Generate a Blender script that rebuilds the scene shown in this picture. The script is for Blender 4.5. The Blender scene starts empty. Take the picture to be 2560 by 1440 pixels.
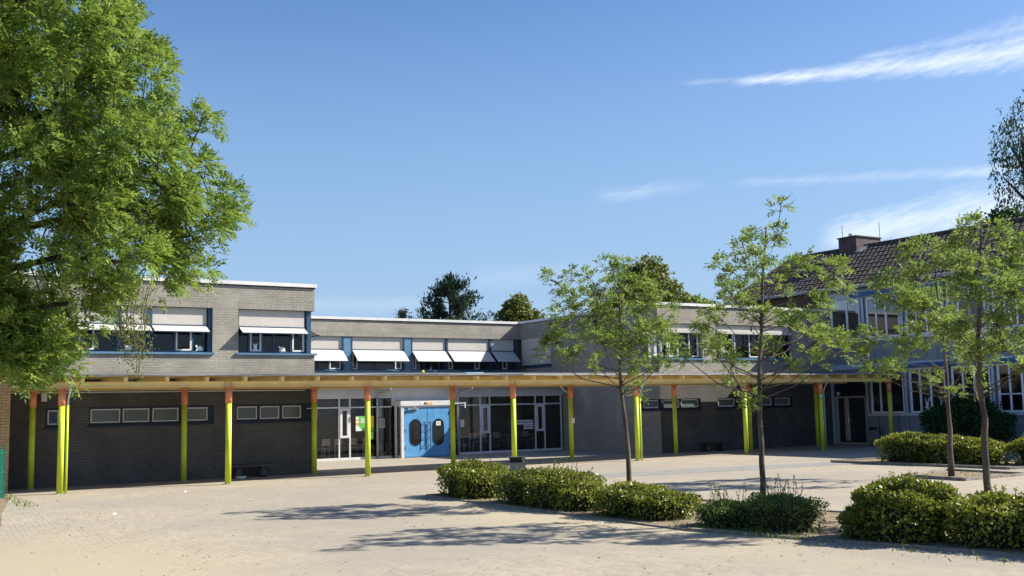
import bpy, math, random
import numpy as np
from mathutils import Matrix, Vector

SC = bpy.context.scene
COL = SC.collection
# ------------------------------------------------------------------ camera
cam_d = bpy.data.cameras.new('camera'); cam = bpy.data.objects.new('camera', cam_d); COL.objects.link(cam)
YAW, PITCH, ROLL = math.radians(32.3525), math.radians(6.3953), math.radians(-1.2131)
fw = Vector((math.sin(YAW) * math.cos(PITCH), math.cos(YAW) * math.cos(PITCH), math.sin(PITCH)))
rt = Vector((math.cos(YAW), -math.sin(YAW), 0)); up = rt.cross(fw)
rt, up = rt * math.cos(ROLL) + up * math.sin(ROLL), -rt * math.sin(ROLL) + up * math.cos(ROLL)
m = Matrix((rt, up, -fw)).transposed().to_4x4(); m.translation = (0, 0, 2.1)
cam.matrix_world = m
cam_d.sensor_width = 36; cam_d.lens = 36 * 2649.84 / 2560; cam_d.clip_end = 5000
SC.camera = cam
# ------------------------------------------------------------------ light
LDIR = Vector((-1.0, .42, -.80)).normalized()
sun_d = bpy.data.lights.new('sun', 'SUN'); sun_d.energy = 5.0; sun_d.angle = math.radians(.53); sun_d.color = (1, .93, .80)
sun = bpy.data.objects.new('sun', sun_d); COL.objects.link(sun)
sun.rotation_euler = LDIR.to_track_quat('-Z', 'Y').to_euler(); sun.location = (40, -15, 40)
SC.view_settings.view_transform = 'Standard'; SC.view_settings.look = 'None'
SC.view_settings.gamma = 1; SC.view_settings.use_curve_mapping = False
SC.view_settings.exposure = 1.0

class NT:
    """small helper to write shader graphs"""
    def __init__(s, tree): s.t = tree; s.n = tree.nodes; s.l = tree.links
    def new(s, typ, **kw):
        n = s.n.new(typ)
        for k, v in kw.items(): setattr(n, k, v)
        return n
    def put(s, sock, v):
        if hasattr(v, 'is_linked') or hasattr(v, 'links'): s.l.new(v, sock)
        else: sock.default_value = v
    def math(s, op, a, b=0.0, c=None, clamp=False):
        n = s.new('ShaderNodeMath', operation=op, use_clamp=clamp); s.put(n.inputs[0], a); s.put(n.inputs[1], b)
        if c is not None: s.put(n.inputs[2], c)
        return n.outputs[0]
    def comb(s, x, y, z):
        n = s.new('ShaderNodeCombineXYZ')
        for i, v in enumerate((x, y, z)): s.put(n.inputs[i], v)
        return n.outputs[0]
    def noise(s, vec, scale=1.0, detail=4.0, rough=.55):
        n = s.new('ShaderNodeTexNoise'); s.put(n.inputs['Vector'], vec)
        n.inputs['Scale'].default_value = scale; n.inputs['Detail'].default_value = detail; n.inputs['Roughness'].default_value = rough
        return n.outputs[0]
    def ramp(s, fac, a, b, lo=0.0, hi=1.0):
        n = s.new('ShaderNodeMapRange', interpolation_type='SMOOTHSTEP'); s.put(n.inputs['Value'], fac)
        n.inputs['From Min'].default_value = a; n.inputs['From Max'].default_value = b
        n.inputs['To Min'].default_value = lo; n.inputs['To Max'].default_value = hi
        return n.outputs[0]
    def mix(s, fac, a, b, blend='MIX'):
        n = s.new('ShaderNodeMix', data_type='RGBA', blend_type=blend); s.put(n.inputs[0], fac)
        s.put(n.inputs[6], a if not isinstance(a, tuple) else (*a, 1)); s.put(n.inputs[7], b if not isinstance(b, tuple) else (*b, 1))
        return n.outputs[2]

W = bpy.data.worlds.new('World'); SC.world = W; W.use_nodes = True
w = NT(W.node_tree); w.n.clear()
sky = w.new('ShaderNodeTexSky', sky_type='NISHITA', sun_disc=False)
sky.sun_elevation = math.asin(-LDIR.z); sky.sun_rotation = math.atan2(-LDIR.x, -LDIR.y)
sky.altitude = 50; sky.air_density = 1.0; sky.dust_density = .6; sky.ozone_density = 2.6
tc = w.new('ShaderNodeTexCoord'); sp = w.new('ShaderNodeSeparateXYZ'); w.l.new(tc.outputs['Generated'], sp.inputs[0])
az = w.math('MULTIPLY', w.math('ARCTAN2', sp.outputs[0], sp.outputs[1]), 57.2958)
el = w.math('MULTIPLY', w.math('ARCSINE', sp.outputs[2]), 57.2958)
wisp = w.noise(w.comb(w.math('MULTIPLY', az, .30), w.math('MULTIPLY_ADD', el, 1.5, w.math('MULTIPLY', az, -.42)), 0.0), 1.0, 6, .62)
soft = w.noise(w.comb(w.math('MULTIPLY', az, .12), w.math('MULTIPLY', el, .5), 3.0), 1.0, 3)
fine = w.noise(w.comb(w.math('MULTIPLY', az, 1.1), w.math('MULTIPLY_ADD', el, 4.5, w.math('MULTIPLY', az, -.9)), 9.0), 1.0, 7, .68)
def streak(a0, a1, e0, slope, w0, w1, lo, hi, gain):
    """a cirrus streak between two azimuths, its half-width growing from w0 to w1"""
    t = w.ramp(az, a0, a1); e = w.math('MULTIPLY_ADD', w.math('SUBTRACT', az, a0), slope, e0)
    half = w.math('MULTIPLY_ADD', t, w1 - w0, w0)
    q = w.math('DIVIDE', w.math('ABSOLUTE', w.math('SUBTRACT', el, e)), half)
    body = w.math('SUBTRACT', 1.0, q, clamp=True)
    ends = w.math('MULTIPLY', w.ramp(az, a0 - .6, a0 + 1.2), w.ramp(az, a1 + 4, a1 - 1))
    d = w.math('ADD', w.math('MULTIPLY', wisp, .55), w.math('MULTIPLY', fine, .45))
    return w.math('MULTIPLY', w.math('MULTIPLY', w.ramp(w.math('MULTIPLY_ADD', body, .45, d), lo, hi), w.ramp(body, 0, .35)), w.math('MULTIPLY', ends, gain))
parts_ = [streak(44.8, 66, 16.8, -.015, .45, 1.9, .56, 1.15, .68), streak(42.0, 43.4, 16.9, 0, .3, .3, .6, 1.1, .22), streak(51, 62, 17.3, .05, .4, 1.2, .62, 1.25, .35),
          streak(37.2, 40, 11.2, .06, .7, .7, .55, 1.15, .22), streak(44.5, 57, 11.55, -.03, .45, .5, .58, 1.15, .18), streak(54.5, 57.5, 11.1, .0, .5, .5, .55, 1.1, .35),
          streak(49, 58, 8.3, .12, 1.4, 1.8, .5, 1.05, .5), streak(30, 36, 6.9, .05, 1.0, 1.0, .5, 1.0, .08), streak(18, 27, 5.6, 0, .7, .7, .5, 1.0, .10)]
mask = parts_[0]
for q in parts_[1:]: mask = w.math('MAXIMUM', mask, q)
haze_low = w.math('MULTIPLY', w.ramp(el, 26.0, 2.0), w.math('MULTIPLY_ADD', soft, .15, .70))
hs = w.new('ShaderNodeHueSaturation'); hs.inputs['Saturation'].default_value = 1.22; hs.inputs['Value'].default_value = 1.0
w.l.new(sky.outputs[0], hs.inputs['Color'])
tone = w.mix(1.0, hs.outputs[0], (1.16, 1.03, 1.10), 'MULTIPLY')
c1 = w.mix(haze_low, tone, (2.35, 3.75, 5.5))
c2 = w.mix(mask, c1, (8.2, 8.6, 9.0))
bg = w.new('ShaderNodeBackground'); bg.inputs['Strength'].default_value = .075; w.l.new(c2, bg.inputs['Color'])
wo = w.new('ShaderNodeOutputWorld'); w.l.new(bg.outputs[0], wo.inputs[0])

# ------------------------------------------------------------------ materials
def new_mat(name):
    mt = bpy.data.materials.new(name); mt.use_nodes = True
    g = NT(mt.node_tree); b = g.n['Principled BSDF']; b.inputs['Specular IOR Level'].default_value = .35
    return mt, g, b
def pos(g): return g.new('ShaderNodeNewGeometry').outputs['Position']
def plain(name, col, rough=.7, var=.12, scale=3.0, metal=0.0, bump=0.0, stretch=(1, 1, 1), dirt=None):
    mt, g, b = new_mat(name); p = pos(g)
    vm = g.new('ShaderNodeVectorMath', operation='MULTIPLY'); g.l.new(p, vm.inputs[0]); vm.inputs[1].default_value = stretch
    n = g.noise(vm.outputs[0], scale, 5)
    lo = tuple(max(0, c * (1 - var * 1.6)) for c in col); hi = tuple(min(1, c * (1 + var)) for c in col)
    c = g.mix(g.ramp(n, .3, .7), lo, hi)
    if dirt:
        c = g.mix(g.ramp(g.noise(vm.outputs[0], scale * .35, 6, .65), .5, .75, 0, .7), c, dirt)
    g.l.new(c, b.inputs['Base Color']); b.inputs['Roughness'].default_value = rough; b.inputs['Metallic'].default_value = metal
    if bump:
        bp = g.new('ShaderNodeBump'); bp.inputs['Strength'].default_value = bump; bp.inputs['Distance'].default_value = .02
        g.l.new(g.noise(vm.outputs[0], scale * 8, 4), bp.inputs['Height']); g.l.new(bp.outputs[0], b.inputs['Normal'])
    return mt
def brick(name, c1, c2, mortar, bw=.25, rh=.083, offset=.5, msize=.009, contrast=1.0):
    mt, g, b = new_mat(name); ge = g.new('ShaderNodeNewGeometry')
    s1 = g.new('ShaderNodeSeparateXYZ'); g.l.new(ge.outputs['Position'], s1.inputs[0])
    s2 = g.new('ShaderNodeSeparateXYZ'); g.l.new(ge.outputs['True Normal'], s2.inputs[0])
    side = g.math('GREATER_THAN', g.math('ABSOLUTE', s2.outputs[0]), .5)
    u = g.math('ADD', g.math('MULTIPLY', s1.outputs[0], g.math('SUBTRACT', 1.0, side)), g.math('MULTIPLY', s1.outputs[1], side))
    v = g.comb(u, s1.outputs[2], 0.0)
    t = g.new('ShaderNodeTexBrick', offset=offset); g.l.new(v, t.inputs['Vector'])
    t.inputs['Scale'].default_value = 1; t.inputs['Brick Width'].default_value = bw; t.inputs['Row Height'].default_value = rh
    t.inputs['Mortar Size'].default_value = msize; t.inputs['Mortar Smooth'].default_value = .2; t.inputs['Bias'].default_value = 0
    t.inputs['Color1'].default_value = (*c1, 1); t.inputs['Color2'].default_value = (*c2, 1)
    # joints weather: pale in some patches, the same grey as the bricks in others
    patch = g.ramp(g.noise(v, .55, 5, .6), .42, .62)
    dark = tuple(.62 * x for x in c1)
    g.l.new(g.mix(patch, dark, mortar), t.inputs['Mortar'])
    n = g.noise(v, 1.2, 6, .6)
    c = g.mix(g.ramp(n, .3, .75, .0, .28), t.outputs[0], tuple(.55 * x for x in c1))
    # a few very long dark bed joints and replaced bricks
    n2 = g.noise(g.comb(g.math('MULTIPLY', u, 1.2), g.math('MULTIPLY', g.math('FLOOR', g.math('DIVIDE', s1.outputs[2], rh)), 7.3), 0.0), 1.0, 2)
    c = g.mix(g.ramp(n2, .56, .72, 0, .3), c, tuple(1.25 * x for x in c2))
    st_n = g.noise(g.comb(g.math('MULTIPLY', u, 2.6), g.math('MULTIPLY', s1.outputs[2], .22), 5.0), 1.0, 6, .7)
    c = g.mix(g.ramp(st_n, .52, .76, 0, .30), c, tuple(.5 * x for x in c1))
    g.l.new(c, b.inputs['Base Color']); b.inputs['Roughness'].default_value = .9
    bp = g.new('ShaderNodeBump'); bp.inputs['Strength'].default_value = .6; bp.inputs['Distance'].default_value = .012
    g.l.new(g.math('SUBTRACT', g.math('MULTIPLY', n, .3), t.outputs['Fac']), bp.inputs['Height']); g.l.new(bp.outputs[0], b.inputs['Normal'])
    return mt
def glass_mat(name, tint=(.34, .38, .43), gloss=(1, 1, 1)):
    mt = bpy.data.materials.new(name); mt.use_nodes = True; g = NT(mt.node_tree); g.n.clear()
    tr = g.new('ShaderNodeBsdfTransparent'); tr.inputs[0].default_value = (*tint, 1)
    gl = g.new('ShaderNodeBsdfGlossy'); gl.inputs['Roughness'].default_value = .02; gl.inputs['Color'].default_value = (*gloss, 1)
    fr = g.new('ShaderNodeFresnel'); fr.inputs[0].default_value = 1.5
    mx = g.new('ShaderNodeMixShader'); g.l.new(fr.outputs[0], mx.inputs[0]); g.l.new(tr.outputs[0], mx.inputs[1]); g.l.new(gl.outputs[0], mx.inputs[2])
    o = g.new('ShaderNodeOutputMaterial'); g.l.new(mx.outputs[0], o.inputs[0])
    return mt
def leaf_mat(name, dark, light, trans=.35, rough=.55):
    mt = bpy.data.materials.new(name); mt.use_nodes = True; g = NT(mt.node_tree); b = g.n['Principled BSDF']; o = g.n['Material Output']
    at = g.new('ShaderNodeAttribute', attribute_name='tint')
    c = g.mix(at.outputs['Fac'], dark, light)
    g.l.new(c, b.inputs['Base Color']); b.inputs['Roughness'].default_value = rough; b.inputs['Specular IOR Level'].default_value = .3
    tl = g.new('ShaderNodeBsdfTranslucent'); g.l.new(g.mix(.6, c, tuple(min(1, 1.5 * x) for x in light)), tl.inputs[0])
    mx = g.new('ShaderNodeMixShader'); mx.inputs[0].default_value = trans
    g.l.new(b.outputs[0], mx.inputs[1]); g.l.new(tl.outputs[0], mx.inputs[2]); g.l.new(mx.outputs[0], o.inputs[0])
    return mt

GB1, GB2, GMO = (.285, .268, .232), (.335, .318, .275), (.48, .46, .38)
M = dict(
    brick=brick('grey_brick', GB1, GB2, GMO),
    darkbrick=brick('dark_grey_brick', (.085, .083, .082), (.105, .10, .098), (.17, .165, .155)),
    soldier=brick('grey_brick_on_edge', GB1, GB2, (.2, .185, .165), bw=.083, rh=.26, offset=0.0, msize=.006),
    tan=brick('tan_brick', (.50, .33, .15), (.58, .40, .20), (.25, .18, .11), msize=.011),
    brown=brick('brown_brick', (.13, .085, .055), (.17, .11, .07), (.10, .075, .055)),
    white=plain('white_metal', (.72, .72, .70), .45, .05),
    coping=plain('zinc_coping', (.70, .70, .69), .4, .06, 2.0, dirt=(.5, .5, .48)),
    fabric=plain('awning_cloth', (.50, .485, .45), .85, .03, 4.0),
    blue=plain('blue_frame_paint', (.03, .08, .145), .45, .15),
    bluelight=plain('blue_panel_paint', (.10, .21, .33), .4, .1),
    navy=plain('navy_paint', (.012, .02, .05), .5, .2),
    bluedoor=plain('blue_door_paint', (.10, .31, .58), .42, .1, 2.5),
    frame=plain('grey_white_frame', (.60, .61, .62), .45, .05),
    whiteframe=plain('white_window_paint', (.80, .82, .84), .45, .04),
    greyframe=plain('grey_aluminium', (.40, .42, .45), .4, .08),
    panel=plain('pale_panel', (.52, .53, .55), .6, .06, 1.0, dirt=(.38, .38, .39)),
    glass=glass_mat('window_glass'),
    darkglass=glass_mat('dark_window_glass', (.84, .87, .90)),
    frost=plain('frosted_glass', (.11, .135, .135), .25, .1, 1.2),
    ovalglass=plain('dark_oval_glass', (.012, .016, .02), .06, .2),
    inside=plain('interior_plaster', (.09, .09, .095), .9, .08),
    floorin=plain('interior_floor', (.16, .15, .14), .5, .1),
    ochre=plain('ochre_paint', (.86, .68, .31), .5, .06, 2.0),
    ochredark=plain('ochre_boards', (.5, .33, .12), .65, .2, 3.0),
    lime=plain('lime_green_paint', (.56, .66, .05), .45, .06, 3.0, dirt=(.40, .47, .06)),
    orange=plain('orange_paint', (.74, .28, .13), .5, .12, 4.0),
    roofing=plain('bitumen_roofing', (.15, .148, .145), .95, .25, 6.0, bump=.5),
    zinc=plain('zinc_edge', (.50, .51, .50), .35, .12, 5.0, metal=.4),
    pipe=plain('grey_pipe', (.33, .345, .36), .5, .1),
    conc=plain('grey_concrete', (.17, .165, .16), .9, .15, 4.0, bump=.4),
    kerb=plain('kerb_concrete', (.27, .24, .20), .9, .2, 5.0, bump=.4, dirt=(.15, .13, .10)),
    soil=plain('dry_soil', (.24, .185, .125), 1.0, .3, 5.0, bump=.8, dirt=(.36, .30, .20)),
    tile=plain('roof_tile', (.078, .060, .055), .8, .25, 3.0, dirt=(.06, .05, .048)),
    slate=plain('slate_cladding', (.17, .175, .20), .7, .1, 1.5),
    clad=plain('chimney_sheet', (.075, .055, .052), .7, .2, 3.0),
    trim=plain('blue_grey_trim', (.48, .54, .60), .55, .06),
    bluebox=plain('blue_awning_case', (.022, .10, .27), .4, .1),
    beige=plain('beige_door_frame', (.42, .40, .36), .5, .06),
    curtain=plain('window_roller_blind', (.36, .32, .27), .9, .05),
    wood=plain('beech_wood', (.70, .58, .43), .5, .1, 6.0),
    chrome=plain('chair_steel', (.65, .65, .66), .3, .1, metal=.7),
    black=plain('black_plastic', (.012, .012, .014), .5, .2),
    bin=plain('bin_steel', (.30, .32, .34), .4, .12, metal=.55),
    bindark=plain('bin_dark_steel', (.045, .05, .06), .4, .15),
    paper=plain('paper', (.78, .78, .76), .8, .02),
    green=plain('poster_green', (.10, .42, .08), .6, .1), yellow=plain('poster_yellow', (.75, .55, .05), .6, .1), orangep=plain('poster_orange', (.8, .28, .05), .6, .1),
    ink=plain('print_ink', (.03, .035, .04), .7, .1),
    fence=plain('green_fence_paint', (.018, .16, .11), .45, .15),
    bark=plain('ash_bark', (.115, .092, .072), .9, .3, 6.0, bump=.8, stretch=(1, 1, .3), dirt=(.06, .05, .04)),
    barkdark=plain('dark_bark', (.055, .045, .035), .95, .3, 6.0, bump=.8, stretch=(1, 1, .3)),
    twig=plain('shrub_twigs_and_core', (.020, .022, .010), 1.0, .3),
    ball=plain('yellow_ball', (.85, .75, .12), .5, .05),
    towel=plain('pale_blue_sheet', (.35, .58, .72), .7, .05),
    litter=plain('dry_leaf', (.06, .045, .028), .9, .4, 20.0),
    leafash=leaf_mat('ash_leaf', (.07, .14, .028), (.225, .30, .062), .38),
    leafbig=leaf_mat('ash_leaf_dark', (.045, .112, .020), (.25, .345, .060), .38),
    seed=leaf_mat('ash_seed', (.07, .11, .022), (.20, .22, .055)),
    leafhedge=leaf_mat('hornbeam_leaf', (.028, .070, .012), (.31, .33, .042), .24, .40),
    leafweed=leaf_mat('privet_leaf', (.05, .10, .022), (.14, .20, .04), .28, .45),
    leafdark=leaf_mat('dark_shrub_leaf', (.014, .042, .010), (.035, .08, .016), .2),
    leafmaple=leaf_mat('maple_leaf', (.05, .088, .012), (.165, .185, .030), .3),
    leafpine=leaf_mat('pine_needle', (.012, .034, .022), (.035, .065, .035), .1),
    leafbirch=leaf_mat('birch_leaf', (.016, .04, .018), (.045, .085, .03), .2),
    grass=leaf_mat('weed_blade', (.07, .12, .02), (.16, .2, .04), .3),
)

mt, g, b = new_mat('slate_cladding_boards'); p = pos(g); s0 = g.new('ShaderNodeSeparateXYZ'); g.l.new(p, s0.inputs[0])
jn = g.math('LESS_THAN', g.math('FRACT', g.math('DIVIDE', s0.outputs[1], .55)), .045)
bd = g.noise(g.comb(0.0, g.math('FLOOR', g.math('DIVIDE', s0.outputs[1], .55)), 0.0), 3.1, 1)
c = g.mix(g.ramp(bd, .3, .7), (.215, .24, .27), (.26, .28, .305)); c = g.mix(jn, c, (.035, .04, .05)); g.l.new(c, b.inputs['Base Color']); b.inputs['Roughness'].default_value = .65
M['slate'] = mt
# ground paving: sandy brick paving with dust
mt, g, b = new_mat('brick_paving'); p = pos(g)
mp = g.new('ShaderNodeMapping'); g.l.new(p, mp.inputs[0]); mp.inputs['Rotation'].default_value = (0, 0, math.radians(94))
t = g.new('ShaderNodeTexBrick'); g.l.new(mp.outputs[0], t.inputs['Vector']); t.inputs['Scale'].default_value = 1
t.inputs['Brick Width'].default_value = .21; t.inputs['Row Height'].default_value = .105; t.inputs['Mortar Size'].default_value = .007; t.inputs['Mortar Smooth'].default_value = .3
t.inputs['Color1'].default_value = (.322, .286, .226, 1); t.inputs['Color2'].default_value = (.395, .348, .272, 1); t.inputs['Mortar'].default_value = (.235, .205, .165, 1); t.inputs['Bias'].default_value = 0
jp = g.ramp(g.noise(p, .9, 5, .65), .40, .62)
g.l.new(g.mix(jp, (.335, .30, .25), (.20, .172, .135)), t.inputs['Mortar'])
big = g.noise(p, .16, 6, .6); med = g.noise(p, .7, 6, .65); fin = g.noise(p, 9.0, 5, .7)
c = g.mix(g.ramp(big, .38, .62, 0, .7), t.outputs[0], (.272, .252, .218))
s0 = g.new('ShaderNodeSeparateXYZ'); g.l.new(p, s0.inputs[0])
def blob(cx, cy, rx, ry):
    dx = g.math('DIVIDE', g.math('SUBTRACT', s0.outputs[0], cx), rx); dy = g.math('DIVIDE', g.math('SUBTRACT', s0.outputs[1], cy), ry)
    return g.math('SUBTRACT', 1.0, g.math('SQRT', g.math('ADD', g.math('MULTIPLY', dx, dx), g.math('MULTIPLY', dy, dy))), clamp=True)
sandy = g.math('MAXIMUM', g.math('MAXIMUM', blob(2.6, 15.0, 3.6, 8.0), g.math('MULTIPLY', blob(11.2, 16.0, 1.8, 10.0), .9)), g.math('MULTIPLY', blob(13.5, 18.5, 2.6, 9.0), .5))
sandy = g.ramp(g.math('MULTIPLY_ADD', med, .9, g.math('MULTIPLY_ADD', big, .5, g.math('MULTIPLY', sandy, .9))), .65, 1.45, 0, .8)
c = g.mix(sandy, c, (.395, .345, .245))
c = g.mix(g.ramp(med, .58, .8, 0, .35), c, (.43, .39, .30))
c = g.mix(g.ramp(fin, .62, .80, 0, .55), c, (.22, .19, .15))
c = g.mix(g.ramp(g.noise(p, 28.0, 3), .68, .78, 0, .6), c, (.12, .10, .08))
g.l.new(c, b.inputs['Base Color']); b.inputs['Roughness'].default_value = .95; b.inputs['Specular IOR Level'].default_value = .15
bp = g.new('ShaderNodeBump'); bp.inputs['Strength'].default_value = .2; bp.inputs['Distance'].default_value = .01
g.l.new(g.math('SUBTRACT', g.math('MULTIPLY', fin, .5), g.math('MULTIPLY', t.outputs['Fac'], g.math('SUBTRACT', 1.0, sandy))), bp.inputs['Height']); g.l.new(bp.outputs[0], b.inputs['Normal'])
M['paving'] = mt
M['strip'] = plain('grey_setts', (.245, .240, .232), .95, .15, 4.0, bump=.4, dirt=(.32, .29, .24))

# ------------------------------------------------------------------ mesh helpers
class Wf:
    """a wall frame: a runs along the wall, n outwards"""
    def __init__(s, O, A, N): s.O = np.array(O, float); s.A = np.array(A, float); s.N = np.array(N, float)
    def p(s, a, z, n): q = s.O + s.A * a + s.N * n; return (q[0], q[1], z)
class MB:
    def __init__(s): s.v = []; s.f = []
    def quad(s, *ps): i = len(s.v); s.v += [tuple(q) for q in ps]; s.f.append(tuple(range(i, i + len(ps)))); return s
    def hexa(s, c):
        i = len(s.v); s.v += [tuple(q) for q in c]
        for q in ((0, 3, 2, 1), (4, 5, 6, 7), (0, 1, 5, 4), (1, 2, 6, 5), (2, 3, 7, 6), (3, 0, 4, 7)): s.f.append(tuple(i + k for k in q))
        return s
    def box(s, x0, x1, y0, y1, z0, z1):
        return s.hexa([(x0, y0, z0), (x1, y0, z0), (x1, y1, z0), (x0, y1, z0), (x0, y0, z1), (x1, y0, z1), (x1, y1, z1), (x0, y1, z1)])
    def wb(s, W, a0, a1, z0, z1, n0, n1):
        return s.hexa([W.p(a0, z0, n0), W.p(a1, z0, n0), W.p(a1, z0, n1), W.p(a0, z0, n1), W.p(a0, z1, n0), W.p(a1, z1, n0), W.p(a1, z1, n1), W.p(a0, z1, n1)])
    def frame(s, W, a0, a1, z0, z1, n0, n1, t):
        s.wb(W, a0, a1, z0, z0 + t, n0, n1); s.wb(W, a0, a1, z1 - t, z1, n0, n1)
        s.wb(W, a0, a0 + t, z0 + t, z1 - t, n0, n1); return s.wb(W, a1 - t, a1, z0 + t, z1 - t, n0, n1)
    def tube(s, pts, rad, n=8, cap=True):
        pts = [Vector(q) for q in pts]
        if not hasattr(rad, '__len__'): rad = [rad] * len(pts)
        i0 = len(s.v); ref = None
        for k, q in enumerate(pts):
            d = (pts[min(k + 1, len(pts) - 1)] - pts[max(k - 1, 0)]).normalized()
            if ref is None: ref = Vector((1, 0, 0)) if abs(d.x) < .8 else Vector((0, 1, 0))
            e = (ref - d * ref.dot(d)).normalized(); h = d.cross(e); ref = e
            for j in range(n):
                an = 2 * math.pi * j / n; s.v.append(tuple(q + (e * math.cos(an) + h * math.sin(an)) * rad[k]))
        for k in range(len(pts) - 1):
            for j in range(n):
                a = i0 + k * n + j; b_ = i0 + k * n + (j + 1) % n; s.f.append((a, b_, b_ + n, a + n))
        if cap: s.f.append(tuple(i0 + j for j in reversed(range(n)))); s.f.append(tuple(i0 + (len(pts) - 1) * n + j for j in range(n)))
        return s
    def cyl(s, x, y, z0, z1, r, n=20): return s.tube([(x, y, z0), (x, y, z1)], r, n)
    def prism(s, W, poly, n0, n1):
        i = len(s.v); k = len(poly)
        s.v += [W.p(a, z, n0) for a, z in poly] + [W.p(a, z, n1) for a, z in poly]
        s.f.append(tuple(i + j for j in range(k))); s.f.append(tuple(i + k + j for j in reversed(range(k))))
        for j in range(k): s.f.append((i + j, i + (j + 1) % k, i + k + (j + 1) % k, i + k + j))
        return s
    def ring(s, W, outer, inner, n0, n1):
        i = len(s.v); k = len(outer)
        for q in (outer, inner):
            for nn in (n0, n1): s.v += [W.p(a, z, nn) for a, z in q]
        for j in range(k):
            j2 = (j + 1) % k
            s.f += [(i + k + j, i + k + j2, i + 3 * k + j2, i + 3 * k + j), (i + j, i + j2, i + k + j2, i + k + j), (i + 2 * k + j, i + 3 * k + j, i + 3 * k + j2, i + 2 * k + j2)]
        return s
    def wall(s, W, a0, a1, z0, z1, holes=(), depth=.28, n=0.0):
        A = sorted({a0, a1, *[x for h in holes for x in h[:2] if a0 < x < a1]}); Z = sorted({z0, z1, *[x for h in holes for x in h[2:] if z0 < x < z1]})
        for i in range(len(A) - 1):
            for j in range(len(Z) - 1):
                ca, cz = (A[i] + A[i + 1]) / 2, (Z[j] + Z[j + 1]) / 2
                if any(h[0] < ca < h[1] and h[2] < cz < h[3] for h in holes): continue
                s.quad(W.p(A[i], Z[j], n), W.p(A[i + 1], Z[j], n), W.p(A[i + 1], Z[j + 1], n), W.p(A[i], Z[j + 1], n))
        for h in holes:
            h0, h1, k0, k1 = max(h[0], a0), min(h[1], a1), h[2], h[3]
            s.quad(W.p(h0, k0, n), W.p(h1, k0, n), W.p(h1, k0, n - depth), W.p(h0, k0, n - depth)); s.quad(W.p(h0, k1, n), W.p(h1, k1, n), W.p(h1, k1, n - depth), W.p(h0, k1, n - depth))
            if h[0] >= a0: s.quad(W.p(h0, k0, n), W.p(h0, k1, n), W.p(h0, k1, n - depth), W.p(h0, k0, n - depth))
            if h[1] <= a1: s.quad(W.p(h1, k0, n), W.p(h1, k1, n), W.p(h1, k1, n - depth), W.p(h1, k0, n - depth))
        return s
OFF = {}
def link(name, data, parent):
    o = bpy.data.objects.new(name, data); COL.objects.link(o)
    if parent is not None: o.parent = parent; OFF[o.name] = OFF.get(parent.name, (0, 0, 0))
    return o
def build(name, mb, mat, parent=None, smooth=False, loc=None):
    """one mesh object; its vertices are given in world space and stored relative to its thing's base"""
    off = OFF.get(parent.name, (0, 0, 0)) if parent is not None else (loc or (0, 0, 0))
    me = bpy.data.meshes.new(name); me.from_pydata([(x - off[0], y - off[1], z - off[2]) for x, y, z in mb.v], [], mb.f); me.update()
    me.materials.append(M[mat] if isinstance(mat, str) else mat)
    if smooth: me.polygons.foreach_set('use_smooth', [True] * len(me.polygons))
    o = link(name, me, parent)
    if parent is None: o.location = off; OFF[o.name] = off
    return o
def build_each(name, mb, mat, parent, per=6, smooth=False):
    """one object for every separate piece of the mesh"""
    par = list(range(len(mb.v)))
    key = {}
    if per == 0:   # open sheets: weld by position first
        for i, q in enumerate(mb.v): par[i] = key.setdefault((round(q[0], 4), round(q[1], 4), round(q[2], 4)), i)
    def find(i):
        while par[i] != i: par[i] = par[par[i]]; i = par[i]
        return i
    for f in mb.f:
        for k in f[1:]: par[find(k)] = find(f[0])
    groups = {}
    for f in mb.f: groups.setdefault(find(f[0]), []).append(f)
    out = []
    for fs in groups.values():
        idx = sorted({k for f in fs for k in f}); mp_ = {k: i for i, k in enumerate(idx)}; q = MB(); q.v = [mb.v[k] for k in idx]; q.f = [tuple(mp_[k] for k in f) for f in fs]
        out.append(build(name, q, mat, parent, smooth))
    return out
def tag(o, label=None, cat=None, group=None, kind=None):
    if label: o['label'] = label
    if cat: o['category'] = cat
    if group: o['group'] = group
    if kind: o['kind'] = kind
    return o
def thing(name, label, cat, loc=(0, 0, 0), group=None):
    o = bpy.data.objects.new(name, None); COL.objects.link(o); o.location = loc; o.empty_display_size = .2
    OFF[o.name] = tuple(loc); return tag(o, label, cat, group)
def dup(root, loc, rotz, label, group=None):
    r = root.copy(); COL.objects.link(r); r.location = loc; r.rotation_euler = (0, 0, rotz); r['label'] = label
    if group: r['group'] = group
    for ch in list(root.children):
        c = ch.copy(); COL.objects.link(c); c.parent = r
        for g2 in ch.children:
            d = g2.copy(); COL.objects.link(d); d.parent = c
    return r
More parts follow.
